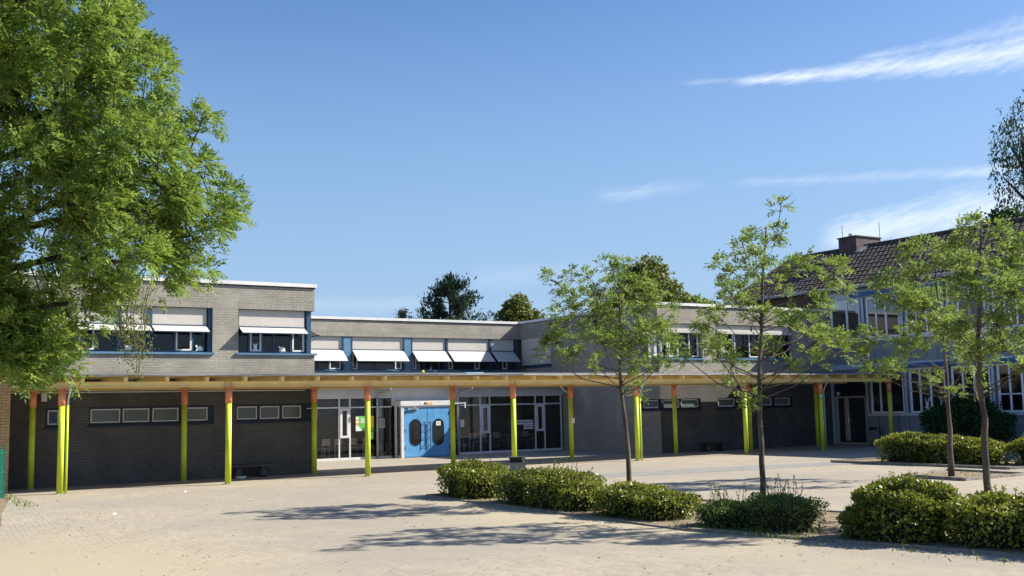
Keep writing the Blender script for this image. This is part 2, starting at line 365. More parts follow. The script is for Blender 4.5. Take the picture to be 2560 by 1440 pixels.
def leaf_mesh(name, P, D, N, L, Wd, tint, mat, parent, off=(0, 0, 0)):
    """many small rhombic leaves in one mesh"""
    P = np.asarray(P, float) - np.array(off); D = D / np.linalg.norm(D, axis=1, keepdims=True)
    S = np.cross(N, D); S /= (np.linalg.norm(S, axis=1, keepdims=True) + 1e-9)
    L = np.asarray(L)[:, None]; Wd = np.asarray(Wd)[:, None]
    mid = P + D * L * .45; tip = P + D * L; nn = np.cross(D, S) * L * .06
    V = np.stack([P, mid + S * Wd * .5 + nn, tip, mid - S * Wd * .5 + nn], 1).reshape(-1, 3)
    n = len(P); me = bpy.data.meshes.new(name)
    me.vertices.add(4 * n); me.vertices.foreach_set('co', V.astype(np.float32).ravel())
    me.loops.add(4 * n); me.loops.foreach_set('vertex_index', np.arange(4 * n, dtype=np.int32))
    me.polygons.add(n); me.polygons.foreach_set('loop_start', np.arange(0, 4 * n, 4, dtype=np.int32)); me.polygons.foreach_set('loop_total', np.full(n, 4, np.int32))
    me.update(calc_edges=True)
    at = me.attributes.new('tint', 'FLOAT', 'FACE'); at.data.foreach_set('value', np.asarray(tint, np.float32))
    me.materials.append(M[mat]); return link(name, me, parent)
def unit(a): return a / (np.linalg.norm(a, axis=-1, keepdims=True) + 1e-9)
def pinnate(rng, B, D, L, pairs=4, size=.10, wid=.40, droop=.16):
    """ash leaves: leaflets in pairs along a drooping stalk and one at its tip"""
    n = len(B); D = unit(D); Z = np.array([0, 0, 1.0]); upv = unit(Z + rng.normal(0, .35, (n, 3)))
    S = unit(np.cross(D, upv)); Nn = unit(np.cross(S, D)); base_t = rng.random(n)
    out = []
    for k in range(pairs + 1):
        t = (.3 + .7 * k / pairs)
        pos_ = B + D * (L * t)[:, None] - Z * (droop * L * t * t)[:, None]
        for sd in ((-1, 1) if k < pairs else (0,)):
            d = unit(D * (.6 if sd else 1) + S * sd * .9 - Z * (.08 + .2 * t) + rng.normal(0, .14, (n, 3)))
            nn = unit(Nn + rng.normal(0, .35, (n, 3))); ln = L / .25 * size * (1 - .25 * abs(t - .65)) * rng.uniform(.85, 1.15, n)
            out.append((pos_, d, nn, ln, ln * wid, np.clip(base_t + rng.normal(0, .15, n), 0, 1)))
    return [np.concatenate([o[i] for o in out]) for i in range(6)]
def tufts(rng, T, Mdir, nleaf=6, L=(.2, .28)):
    """bunches of leaves at twig ends"""
    B = np.repeat(T, nleaf, 0); Md = np.repeat(unit(Mdir), nleaf, 0); n = len(B)
    R_ = unit(rng.normal(0, 1, (n, 3))); side = unit(R_ - Md * (R_ * Md).sum(1, keepdims=True))
    an = rng.uniform(.5, 1.45, n)[:, None]
    return B + side * .02, unit(Md * np.cos(an) + side * np.sin(an) + np.array([0, 0, .12])), rng.uniform(*L, n)

# ------------------------------------------------------------------ setting
gm = MB()
for i in range(12):
    for j in range(12):
        x0, y0 = -300 + 50 * i, -200 + 50 * j; gm.quad((x0, y0, 0), (x0 + 50, y0, 0), (x0 + 50, y0 + 50, 0), (x0, y0 + 50, 0))
tag(build('ground', gm, 'paving'), kind='structure')
tag(build('paving_strip', MB().quad((18.6, 25.0, .004), (29.6, 23.6, .004), (30.6, 24.9, .004), (19.6, 26.5, .004)), 'strip'), kind='structure')
tag(build('planting_bed', MB().quad((12.08, 23.0, .02), (12.0, 13.6, .02), (13.75, 6.5, .02), (17.6, 6.5, .02), (15.78, 14.0, .02), (15.6, 23.0, .02)), 'soil'), kind='structure')
km = MB()
def kerb_run(mb, pts, w=.08, z=.04):
    for (a, b_) in zip(pts, pts[1:]):
        a, b_ = Vector((*a, 0)), Vector((*b_, 0)); d = (b_ - a); L = d.length; d.normalize(); s_ = Vector((-d.y, d.x, 0)) * w / 2
        k = max(1, round(L)); st = L / k
        for i in range(k):
            q0, q1 = a + d * (i * st + .004), a + d * ((i + 1) * st - .004); zz = z + random.Random(i * 7 + int(a.x * 10)).uniform(-.012, .012)
            mb.hexa([q0 - s_, q1 - s_, q1 + s_, q0 + s_] + [(*(q - s_).xy, zz) if 0 else (q.x, q.y, zz) for q in (q0 - s_, q1 - s_, q1 + s_, q0 + s_)])
kerb_run(km, [(15.6, 23.0), (12.05, 23.05), (11.97, 13.6), (13.72, 6.5)]); kerb_run(km, [(15.65, 23.0), (15.8, 14.0), (17.65, 6.5)])
tag(build('kerb', km, 'kerb'), kind='structure')
tag(build('grass', MB(), 'grass') if 0 else build('fence_verge', MB().quad((2.3, 23.0, .012), (2.75, 23.0, .012), (3.1, 26.0, .012), (3.5, 28.4, .012), (3.78, 30.4, .012), (4.1, 33.2, .012), (3.8, 33.2, .012)), 'soil'), kind='structure')

# ------------------------------------------------------------------ flat-roofed school building
SB = thing('school_building', 'flat-roofed grey brick school building with white awnings over blue upper windows and blue double doors', 'building', (21, 40, 0))
LW = Wf((0, 34.5, 0), (1, 0, 0), (0, -1, 0)); CW = Wf((0, 46.1, 0), (1, 0, 0), (0, -1, 0)); GF = Wf((0, 42.3, 0), (1, 0, 0), (0, -1, 0))
SW = Wf((29.6, 0, 0), (0, 1, 0), (-1, 0, 0)); RW = Wf((0, 35.1, 0), (1, 0, 0), (0, -1, 0)); LS = Wf((13.75, 0, 0), (0, 1, 0), (1, 0, 0))
ZR = 6.38
bw = MB()
bw.wall(LW, -6, 13.75, 3.2, ZR, [(5.33, 10.22, 4.06, 5.53), (11.08, 13.76, 4.06, 5.53)])
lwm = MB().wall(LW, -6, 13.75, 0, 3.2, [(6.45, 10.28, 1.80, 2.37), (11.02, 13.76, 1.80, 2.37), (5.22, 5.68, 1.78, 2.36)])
bw.wall(LS, 34.5, 46.1, 0, ZR, [(34.49, 35.9, 4.06, 5.53), (34.49, 35.5, 1.80, 2.37)])
bw.wall(CW, 13.75, 29.6, 0, ZR, [(14.2, 29.601, 3.6, 5.55)])
bw.wall(SW, 35.1, 46.1, 0, ZR, [(43.27, 46.101, 4.09, 5.56), (35.09, 36.3, 4.05, 5.57), (35.09, 36.42, 1.85, 2.30)])
bw.wall(RW, 29.6, 40.3, 3.2, ZR, [(29.59, 32.12, 4.05, 5.57), (32.93, 37.75, 4.05, 5.57)])
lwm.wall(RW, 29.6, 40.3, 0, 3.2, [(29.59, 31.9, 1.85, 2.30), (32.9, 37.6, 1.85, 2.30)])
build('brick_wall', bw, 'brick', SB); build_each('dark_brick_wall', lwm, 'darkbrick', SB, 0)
sc_ = MB()   # courses of bricks on edge over the windows
sc_.wb(LW, 5.33, 10.3, 5.53, 5.79, -.27, .003); sc_.wb(LW, 11.08, 13.753, 5.53, 5.79, -.27, .003)
sc_.wb(CW, 14, 29.59, 5.55, 5.81, -.27, .003); sc_.wb(RW, 29.605, 38.0, 5.57, 5.83, -.27, .003)
build_each('lintel_course', sc_, 'soldier', SB)
rf = MB()
for q in ([(-6, 34.5), (13.75, 34.5), (13.75, 46.1), (29.6, 46.1), (29.6, 35.1), (40.3, 35.1), (40.3, 56), (-6, 56)],):
    i = len(rf.v); rf.v += [(x, y, ZR - .01) for x, y in q]; rf.f.append(tuple(range(i, i + len(q))))
build('flat_roof', rf, 'roofing', SB)
cp = MB()
for (x0, x1, y0, y1) in ((-6, 13.82, 34.43, 34.75), (13.5, 13.82, 34.75, 46.03), (13.5, 29.53, 46.03, 46.35), (29.53, 29.85, 35.03, 46.35), (29.85, 40.28, 35.03, 35.35)):
    cp.box(x0, x1, y0, y1, ZR - .04, ZR + .08)
build_each('roof_coping', cp, 'coping', SB)
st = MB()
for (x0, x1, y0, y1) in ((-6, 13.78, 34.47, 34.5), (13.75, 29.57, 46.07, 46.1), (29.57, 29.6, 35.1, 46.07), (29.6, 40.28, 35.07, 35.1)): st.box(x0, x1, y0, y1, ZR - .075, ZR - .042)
build_each('painted_coping_shadow', st, 'navy', SB)  # solid strips in dark paint, standing in for the shade under the coping
# interior: floors, ceilings, rear walls
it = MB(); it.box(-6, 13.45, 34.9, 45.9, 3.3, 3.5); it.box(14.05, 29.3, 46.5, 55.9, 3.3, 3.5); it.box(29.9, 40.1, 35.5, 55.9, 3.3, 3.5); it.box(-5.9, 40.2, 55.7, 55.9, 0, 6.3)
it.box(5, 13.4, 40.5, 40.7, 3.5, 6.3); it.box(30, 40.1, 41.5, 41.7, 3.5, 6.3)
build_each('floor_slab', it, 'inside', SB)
def stadium(ca, cz, w_, h_, n=10):
    r = w_ / 2; out = []
    for k in range(n + 1): an = math.pi * k / n; out.append((ca + r * math.cos(an), cz + h_ / 2 - r + r * math.sin(an)))
    for k in range(n + 1): an = math.pi + math.pi * k / n; out.append((ca + r * math.cos(an), cz - h_ / 2 + r + r * math.sin(an)))
    return out
def window(W_, par, a0, a1, z0, z1, n, cuts, fm='blue', sm='white', white=(), pm='glass', t=.06, name='window', label=None, st_=.05):
    """frame with posts at the cuts; white casements in the cells listed; all panes one mesh"""
    f = MB(); f.frame(W_, a0, a1, z0, z1, n - .06, n + .02, t); es = [a0] + list(cuts) + [a1]
    for c_ in cuts: f.wb(W_, c_ - t / 2, c_ + t / 2, z0 + t, z1 - t, n - .06, n + .018)
    o = build(name, f, fm, par)
    if label: o['label'] = label
    pn = MB()
    for i in range(len(es) - 1):
        l, r = es[i] + (t if i == 0 else t / 2), es[i + 1] - (t if i == len(es) - 2 else t / 2)
        ins = 0
        if i in white:
            build('sash', MB().frame(W_, l + .003, r - .003, z0 + t + .003, z1 - t - .003, n - .04, n + .035, st_), sm, o); ins = st_
        pn.quad(W_.p(l + ins, z0 + t + ins, n - .02), W_.p(r - ins, z0 + t + ins, n - .02), W_.p(r - ins, z1 - t - ins, n - .02), W_.p(l + ins, z1 - t - ins, n - .02))
    build('pane', pn, pm, o); return o
def blind(W_, par, a0, a1, zt, zm, zb, n0, n1):
    """fabric hanging straight and kicked out at its lower part on two arms"""
    o = build('sun_blind', MB().wb(W_, a0, a1, zm, zt, n0 - .006, n0 + .006), 'fabric', par)
    s = MB(); k = .008
    s.hexa([W_.p(a0, zm - .02, n0), W_.p(a1, zm - .02, n0), W_.p(a1, zb, n1), W_.p(a0, zb, n1), W_.p(a0, zm - .02 + k, n0 + k), W_.p(a1, zm - .02 + k, n0 + k), W_.p(a1, zb + k, n1 + k), W_.p(a0, zb + k, n1 + k)])
    build('awning_cloth', s, 'fabric', o)
    r_ = MB(); r_.tube([W_.p(a0 - .01, zm, n0 + .02), W_.p(a1 + .01, zm, n0 + .02)], .022, 8); r_.tube([W_.p(a0 - .01, zb - .01, n1), W_.p(a1 + .01, zb - .01, n1)], .018, 8)
    build('awning_rail', r_, 'blue', o)
    for a in (a0 - .015, a1 + .015): build('awning_arm', MB().tube([W_.p(a, zb - .01, n1), W_.p(a, zb - .33, n0 - .02)], .012, 6), 'blue', o)
    return o
# left wing, upper floor
for (a0, a1, cuts, wh) in ((5.33, 7.22, (6.1, 6.62), (1,)), (7.40, 8.16, (7.80,), ()), (8.34, 10.22, (9.05, 9.62), (1,))):
    window(LW, SB, a0, a1, 4.07, 5.52, -.2, cuts, white=wh)
for (a0, a1) in ((5.39, 7.24), (7.38, 8.23), (8.30, 10.05)): blind(LW, SB, a0, a1, 5.52, 4.95, 4.72, -.13, .28)
post = MB()
for a0, a1 in ((7.25, 7.37), (8.18, 8.31), (10.08, 10.22)): post.wb(LW, a0, a1, 4.07, 5.53, -.2, -.06)
post.wb(LW, 13.50, 13.66, 4.07, 5.53, -.22, -.09); build_each('window_post', post, 'blue', SB)
window(LW, SB, 11.09, 13.5, 4.07, 5.52, -.2, (11.5, 11.95, 12.35, 12.98), white=(1, 4))
window(LS, SB, 34.7, 35.88, 4.07, 5.52, -.2, (35.3,), white=(0,))
blind(LW, SB, 11.14, 13.42, 5.52, 4.95, 4.72, -.13, .28); blind(LS, SB, 34.75, 35.85, 5.52, 4.95, 4.72, -.13, .28)
build('window_sill', MB().wb(LW, 5.28, 10.28, 4.0, 4.066, -.25, .07), 'bluelight', SB)
build('window_sill', MB().wb(LW, 11.0, 13.82, 4.0, 4.066, -.25, .07).wb(LS, 34.51, 35.95, 4.0, 4.066, -.25, .07), 'bluelight', SB)
# left wing, narrow ground floor strips
def strip(W_, par, a0, a1, z0, z1, panes, pm='frost'):
    s = MB(); s.wb(W_, a0, a1, z0, z0 + .07, -.2, -.06); s.wb(W_, a0, a1, z1 - .07, z1, -.2, -.06); es = [a0] + [x for q in panes for x in q] + [a1]
    for k in range(0, len(es), 2):
        if es[k + 1] - es[k] > .02: s.wb(W_, es[k], es[k + 1], z0 + .07, z1 - .07, -.2, -.06)
    s.wb(W_, a0 - .05, a1 + .03, z0 - .06, z0 - .002, -.2, .04)
    build('strip_window_surround', s, 'navy', par)
    for (l, r) in panes: window(W_, par, l + .004, r - .004, z0 + .074, z1 - .074, -.1, (), fm='frame', pm=pm, t=.035)
strip(LW, SB, 6.45, 10.28, 1.80, 2.37, [(6.51, 7.39), (7.46, 8.27), (8.36, 9.18), (9.28, 10.11)])
strip(LW, SB, 11.02, 13.72, 1.80, 2.37, [(11.07, 11.76), (11.85, 12.53), (12.62, 13.30)])
strip(LW, SB, 5.22, 5.68, 1.78, 2.36, [(5.29, 5.61)], 'darkglass')
os_ = build('open_sash', MB().frame(LS, 33.98, 34.40, 1.86, 2.31, -.15, -.11, .04), 'white', SB)
build('sash_stay', MB().wb(LW, 13.42, 13.72, 2.18, 2.205, .12, .15), 'white', os_)
# centre, upper floor
for (a0, a1, cuts, wh) in ((14.3, 19.8, (16, 17.6, 18.6, 19.15), (4,)), (20.27, 22.97, (20.62, 21.5, 22.52), (0, 3)), (23.42, 25.28, (23.72, 24.5, 24.95), (0,)), (25.42, 27.8, (25.75, 26.4, 26.95, 27.3), (0, 3)), (27.93, 29.36, (28.1, 28.6, 28.95), (2,))):
    window(CW, SB, a0, a1, 3.96, 5.54, -.2, cuts, white=wh)
for (a0, a1) in ((16.2, 17.95), (18.0, 19.80), (20.30, 22.97), (23.43, 25.26), (25.43, 27.78), (27.95, 29.28)): blind(CW, SB, a0, a1, 5.54, 4.94, 4.37, -.12, .55)
build_each('blue_panel', MB().wb(CW, 19.83, 20.24, 3.95, 5.54, -.2, -.05).wb(CW, 23.0, 23.39, 3.95, 5.54, -.2, -.05).wb(CW, 14.2, 29.59, 3.605, 3.93, -.2, -.03), 'bluelight', SB)
build_each('blind_rail', MB().wb(CW, 19.78, 19.84, 3.96, 5.54, -.15, -.035).wb(CW, 20.23, 20.28, 3.96, 5.54, -.15, -.035).wb(CW, 22.96, 23.01, 3.96, 5.54, -.15, -.035).wb(CW, 23.38, 23.43, 3.96, 5.54, -.15, -.035)
      .wb(CW, 25.29, 25.41, 3.96, 5.54, -.19, -.05).wb(CW, 27.81, 27.92, 3.96, 5.54, -.19, -.05).wb(CW, 29.37, 29.5, 3.96, 5.54, -.19, -.05), 'blue', SB)
build('window_sill', MB().wb(CW, 14.2, 29.5, 3.925, 3.957, -.19, .06), 'bluelight', SB)
# side wall, closed blind at the inner corner
window(SW, SB, 43.3, 46.0, 4.1, 5.55, -.2, (44.2, 45.1))
build('sun_blind', MB().wb(SW, 43.3, 46.0, 4.22, 5.555, -.06, -.05).wb(SW, 43.3, 46.0, 4.19, 4.235, -.07, -.04), 'fabric', SB)
build('window_sill', MB().wb(SW, 43.2, 46.05, 4.03, 4.088, -.2, .05), 'blue', SB)
# right wing
window(RW, SB, 29.8, 32.1, 4.06, 5.56, -.2, (30.3, 30.9, 31.45), white=(0, 1, 3)); window(RW, SB, 32.95, 37.73, 4.06, 5.56, -.2, (33.5, 34.3, 35.1, 35.9, 36.8), white=(0, 1, 3, 4))
window(SW, SB, 35.3, 36.28, 4.06, 5.56, -.2, (35.8,), white=(0,))
for (a0, a1) in ((30.0, 32.05), (33.0, 35.2), (35.3, 37.7)):
    o = build('sun_blind', MB().wb(RW, a0, a1, 5.30, 5.555, -.12, -.108), 'fabric', SB)
    build('awning_cloth', MB().wb(RW, a0, a1, 5.16, 5.29, -.13, .03), 'fabric', o)
build('window_sill', MB().wb(RW, 29.52, 32.2, 3.98, 4.046, -.25, .07).wb(SW, 35.12, 36.35, 3.98, 4.046, -.25, .07), 'bluelight', SB)
build('window_sill', MB().wb(RW, 32.86, 37.82, 3.98, 4.046, -.25, .07), 'bluelight', SB)
build('window_post', MB().wb(RW, 29.68, 29.8, 4.06, 5.56, -.2, -.08), 'blue', SB)
strip(SW, SB, 35.12, 36.42, 1.85, 2.33, [(35.35, 36.36)]); strip(RW, SB, 29.62, 31.9, 1.85, 2.33, [(29.66, 30.72), (30.82, 31.83)]); strip(RW, SB, 32.9, 37.6, 1.85, 2.33, [(32.98, 33.99), (34.2, 35.2), (35.4, 36.3), (36.5, 37.5)])
# centre, glazed ground floor that stands forward under its own low roof
gf = MB(); gf.wb(GF, 13.76, 29.59, 2.66, 3.048, -.25, 0); gf.wb(GF, 20.43, 23.74, 2.25, 2.655, -.25, -.01); build('pale_wall_panel', gf, 'panel', SB)
lr = MB().box(13.76, 29.55, 41.68, 46.05, 3.05, 3.42); build('low_roof', lr, 'roofing', SB)
build('interior_floor', MB().box(13.8, 29.55, 42.35, 50, .0, .03), 'floorin', SB)
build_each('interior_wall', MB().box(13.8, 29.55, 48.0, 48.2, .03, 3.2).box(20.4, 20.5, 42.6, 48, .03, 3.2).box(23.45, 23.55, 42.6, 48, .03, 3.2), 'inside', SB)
def glazing(edges, narrow, a_end):
    f = MB()
    a0 = edges[0]; f.wb(GF, a0, a_end, 2.60, 2.655, -.08, 0.0); f.wb(GF, a0, a_end, 2.19, 2.245, -.08, .0); f.wb(GF, a0, a_end, .0, .10, -.08, .02)
    for e in edges: f.wb(GF, e - .03, e + .03, .10, 2.60, -.075, .006)
    o = build('glazed_front', f, 'frame', SB)
    build('pane', MB().quad(GF.p(a0, .05, -.04), GF.p(a_end, .05, -.04), GF.p(a_end, 2.62, -.04), GF.p(a0, 2.62, -.04)), 'darkglass', o)
    for (l, r) in narrow: build('vent_casement', MB().frame(GF, l + .035, r - .035, .93, 2.185, -.07, .03, .10), 'frame', o)
glazing([13.9, 15.4, 16.52, 17.97, 18.46, 19.75], [(17.97, 18.46)], 20.42); glazing([23.78, 24.93, 25.44, 27.96, 28.49, 29.45], [(24.93, 25.44), (27.96, 28.49)], 29.48)
build('inner_column', MB().cyl(20.02, 42.6, .03, 3.2, .15), 'pipe', SB, True)
build('downpipe', MB().tube([(20.06, 41.6, 3.1), (20.06, 41.6, 2.92), (19.72, 42.1, 2.78), (19.70, 42.2, 2.66), (19.70, 42.2, 0)], .045, 10), 'pipe', SB, True)
build('downpipe', MB().tube([(24.1, 41.6, 3.1), (24.1, 41.6, 2.92), (23.72, 42.1, 2.74), (23.68, 42.2, 2.62), (23.68, 42.2, 0)], .045, 10), 'pipe', SB, True)
build('window_bracket', MB().tube([(23.40, 42.0, 2.30), (23.96, 41.95, 2.32)], .022, 6).tube([(23.92, 41.95, 2.32), (23.90, 41.9, 2.10)], .03, 6).tube([(23.42, 42.0, 2.30), (23.42, 42.3, 2.30)], .015, 6), 'white', SB)
# porch with the blue doors
PF = Wf((0, 41.6, 0), (1, 0, 0), (0, -1, 0)); PS = Wf((20.55, 0, 0), (0, 1, 0), (-1, 0, 0))
po = MB(); po.wb(PF, 20.50, 23.12, 2.24, 2.45, -.69, .05); po.wb(PF, 20.55, 20.68, 0, 2.24, -.12, 0); po.wb(PF, 22.98, 23.08, 0, 2.24, -.12, 0); po.wb(PF, 20.68, 22.98, 2.16, 2.24, -.10, 0); po.wb(PS, 41.73, 42.29, 0, .1, -.06, -.01); po.wb(PS, 42.18, 42.29, .1, 2.24, -.06, -.01)
po.box(23.03, 23.08, 41.72, 42.29, 0, 2.24)
o = build('porch', po, 'frame', SB); build('side_pane', MB().quad(PS.p(41.72, .1, -.04), PS.p(42.2, .1, -.04), PS.p(42.2, 2.24, -.04), PS.p(41.72, 2.24, -.04)), 'darkglass', o)
for (l, r, ca, hs_) in ((20.69, 21.83, 21.24, 1), (21.84, 22.97, 22.37, -1)):
    d_ = MB().wb(PF, l, r, .02, 2.155, -.08, -.03); d_.frame(PF, l + .02, r - .02, .06, 2.12, -.03, -.024, .03)
    d = build('entrance_door', d_, 'bluedoor', SB)
    build('oval_pane', MB().prism(PF, stadium(ca, 1.08, .50, 1.10), -.03, -.022), 'ovalglass', d); build('oval_rim', MB().ring(PF, stadium(ca, 1.08, .56, 1.16), stadium(ca, 1.08, .50, 1.10), -.03, -.012), 'navy', d)
    hx = 21.83 - .17 if hs_ > 0 else 21.84 + .10
    h_ = MB().tube([PF.p(hx, .45, .05), PF.p(hx, 1.55, .05)], .018, 8)
    for zz in (.5, .85, 1.2, 1.5): h_.tube([PF.p(hx, zz, -.03), PF.p(hx, zz, .05)], .012, 6); h_.tube([PF.p(hx, zz, .05), PF.p(hx + hs_ * .12, zz, .03)], .010, 6)
    build('pull_handle', h_, 'navy', d)
    for zz in (.35, 1.1, 1.85): build('hinge', MB().wb(PF, (l if hs_ > 0 else r - .05), (l + .05 if hs_ > 0 else r), zz, zz + .14, -.03, .0), 'navy', d)
build('door_closer', MB().wb(PF, 20.85, 21.35, 2.06, 2.12, -.024, .05).tube([PF.p(21.3, 2.10, .05), PF.p(21.1, 2.2, .12)], .012, 6), 'greyframe', SB)
build('downpipe', MB().tube([(5.18, 34.42, 6.3), (5.18, 34.42, 3.1)], .055, 10), 'white', SB, True)
build('junction_box', MB().wb(LW, 5.08, 5.24, 2.55, 2.80, 0.002, .10), 'white', SB)
build('wall_conduit', MB().wb(LW, 4.15, 13.4, 2.80, 2.83, .002, .03), 'white', SB)
for (x, z) in ((5.0, .32), (7.0, .45), (8.3, .45), (9.3, .5), (10.3, .3), (12.9, .35)): build('wall_vent', MB().wb(LW, x, x + .04, z, z + .10, .001, .006), 'black', SB)
# writing and pictures on the porch and glass
tg = thing('pictogram_sign', 'row of small house and orange pictogram stickers on the white porch fascia', 'sign', (21.77, 41.55, 2.34))
build('sign_backing', MB().wb(PF, 21.46, 22.06, 2.275, 2.405, .051, .056), 'paper', tg)
sg = MB().prism(PF, [(21.62, 2.29), (21.76, 2.29), (21.76, 2.35), (21.69, 2.395), (21.62, 2.35)], .056, .060); build('house_symbol', sg, 'ink', tg)
build('orange_symbol', MB().wb(PF, 21.78, 21.89, 2.285, 2.395, .056, .060), 'yellow', tg); build('orange_symbol', MB().ring(PF, [(21.92, 2.285), (22.04, 2.285), (22.04, 2.395), (21.92, 2.395)], [(21.955, 2.315), (22.005, 2.315), (22.005, 2.365), (21.955, 2.365)], .056, .060), 'orangep', tg)
tg = thing('poster', 'green yellow and white poster on the glazing left of the blue doors', 'poster', (19.1, 42.28, 1.5))
build('sheet', MB().wb(GF, 18.72, 19.57, 1.20, 1.84, .002, .006), 'green', tg); build('yellow_field', MB().wb(GF, 19.25, 19.56, 1.35, 1.83, .006, .009), 'yellow', tg)
build('picture_strip', MB().wb(GF, 18.73, 18.86, 1.44, 1.80, .006, .009).prism(GF, [(18.73, 1.21), (19.05, 1.21), (18.86, 1.40), (18.73, 1.43)], .006, .009), 'paper', tg); build('picture_strip', MB().wb(GF, 18.74, 18.86, 1.46, 1.56, .009, .011).wb(GF, 18.74, 18.86, 1.63, 1.70, .009, .011), 'orangep', tg)
build('text_lines', MB().wb(GF, 18.95, 19.2, 1.62, 1.65, .006, .009).wb(GF, 18.95, 19.15, 1.56, 1.59, .006, .009).wb(GF, 18.95, 19.22, 1.70, 1.73, .006, .009), 'paper', tg)
tg = thing('poster', 'narrow green leaflet stuck below the large green and yellow poster', 'poster', (19.44, 42.28, 1.0))
build('sheet', MB().wb(GF, 19.33, 19.55, .82, 1.18, .002, .006), 'green', tg); build('text_lines', MB().wb(GF, 19.36, 19.52, 1.08, 1.12, .006, .009).wb(GF, 19.36, 19.5, 1.0, 1.03, .006, .009).wb(GF, 19.36, 19.52, .90, .96, .006, .009), 'paper', tg)
def sheet(label, W_, a0, a1, z0, z1, n, grp=None, fig=0):
    t_ = thing('paper_notice', label, 'notice', W_.p((a0 + a1) / 2, (z0 + z1) / 2, n), grp); build('sheet', MB().wb(W_, a0, a1, z0, z1, n, n + .004), 'paper', t_); k = MB()
    if fig: k.prism(W_, stadium((a0 + a1) / 2, z0 + (z1 - z0) * .52, (a1 - a0) * .58, (z1 - z0) * .62, 4), n + .004, n + .006)
    else:
        for q in (.3, .5, .7): k.wb(W_, a0 + .03, a1 - .04, z0 + (z1 - z0) * q, z0 + (z1 - z0) * q + .012, n + .004, n + .006)
    build('print', k, 'ink', t_)
sheet('white notice behind the glass on the round grey column', Wf((0, 42.44, 0), (1, 0, 0), (0, -1, 0)), 19.88, 20.17, 1.30, 1.72, 0); sheet('white notice in the oval window of the right blue door', PF, 22.26, 22.48, 1.36, 1.54, -.02)
sheet('white notice low on the glass just right of the blue doors', GF, 23.86, 24.06, 1.24, 1.56, .002)
for r, (n0, zz) in enumerate(((0, 1.27), (3, 1.05))):
    for k in range(n0, 7):
        sheet('%s picture card in the %s row of the card grid on the right glazing' % (['leftmost', 'second', 'third', 'fourth', 'fifth', 'sixth', 'rightmost'][k - n0] if k < 6 else 'rightmost', 'upper' if r == 0 else 'lower'), GF, 26.84 + k * .141, 26.84 + k * .141 + .128, zz, zz + .20, .002, 'picture cards on the glazing', 1)

def figure(label, cx, kind):
    t_ = thing('window_figure', label, 'decoration', (cx, 34.72, 4.14), 'paper figures in the upper left windows'); W_ = Wf((cx, 34.69, 0), (1, 0, 0), (0, -1, 0))
    if kind: build('body', MB().prism(W_, [(-.12, 4.14), (.12, 4.14), (.10, 4.24), (.02, 4.30), (-.04, 4.27), (-.10, 4.33), (-.14, 4.28), (-.08, 4.22)], 0, .004), 'paper', t_)
    else: build('body', MB().prism(W_, [(-.07, 4.14), (.07, 4.14), (.05, 4.30), (.08, 4.40), (0, 4.36), (-.08, 4.40), (-.05, 4.30)], 0, .004), 'paper', t_)
for (cx, kd, lb) in ((7.62, 1, 'white paper bird in the narrow middle window of the upper left row'), (9.85, 1, 'white paper bird in the right end of the long upper left window row'), (11.72, 0, 'white paper figure at the left of the corner window'), (12.66, 1, 'white paper bird in the middle of the corner window')): figure(lb, cx, kd)
sheet('small white paper stuck in the narrow middle upper left window', LW, 7.5, 7.62, 4.50, 4.62, -.215)

# ------------------------------------------------------------------ chairs and tables behind the glazing
def make_chair(label):
    t_ = thing('chair', label, 'chair', (0, 0, 0), 'chairs behind the glazing')
    build('seat', MB().box(-.2, .2, -.2, .2, .44, .465), 'wood', t_)
    build('backrest', MB().hexa([(-.2, .2, .58), (.2, .2, .58), (.2, .22, .58), (-.2, .22, .58), (-.19, .235, .86), (.19, .235, .86), (.19, .255, .86), (-.19, .255, .86)]), 'wood', t_)
    for sx in (-1, 1):
        build('leg', MB().tube([(sx * .19, -.22, 0), (sx * .18, -.17, .43)], .013, 6), 'chrome', t_); build('leg', MB().tube([(sx * .19, .24, 0), (sx * .18, .18, .43), (sx * .17, .225, .75)], .013, 6), 'chrome', t_)
    return t_
def make_table(label):
    t_ = thing('table', label, 'table', (0, 0, 0), 'tables behind the glazing'); build('tabletop', MB().box(-.6, .6, -.35, .35, .70, .725), 'wood', t_)
    for x in (-.54, .54):
        for y in (-.29, .29): build('leg', MB().tube([(x, y, 0), (x, y, .70)], .018, 6), 'chrome', t_)
    return t_
ordn = ['first', 'second', 'third', 'fourth', 'fifth', 'sixth', 'seventh']
ch0 = None
for k, x in enumerate((25.0, 25.9, 26.4, 27.3, 28.35, 28.95)):
    lb = '%s beige chair to the right of the blue doors, behind a table' % ordn[k]
    if ch0 is None: ch0 = make_chair(lb); ch0.location = (x, 44.5, .03)
    else: dup(ch0, (x, 44.5 + .1 * math.sin(k * 3), .03), .12 * math.sin(k * 5), lb)
for k, x in enumerate((16.9, 17.7, 18.35, 18.95, 19.65)):
    dup(ch0, (x, 43.5 + .12 * math.sin(k * 4), .03), math.pi + .2 * math.sin(k * 7), '%s beige chair counted from the left in the glazing beside the left brick wing' % ordn[k])
tb0 = make_table('beige table behind the glazing directly right of the blue doors'); tb0.location = (24.6, 44.0, .03)
dup(tb0, (26.75, 44.0, .03), 0, 'beige table in the wide window left of the card grid'); dup(tb0, (28.15, 44.0, .03), 0, 'beige table behind the narrow window right of the card grid')
dup(tb0, (17.6, 44.1, .03), 0, 'beige table behind the glazing next to the left brick wing'); dup(tb0, (19.2, 44.1, .03), 0, 'beige table behind the green and yellow poster')

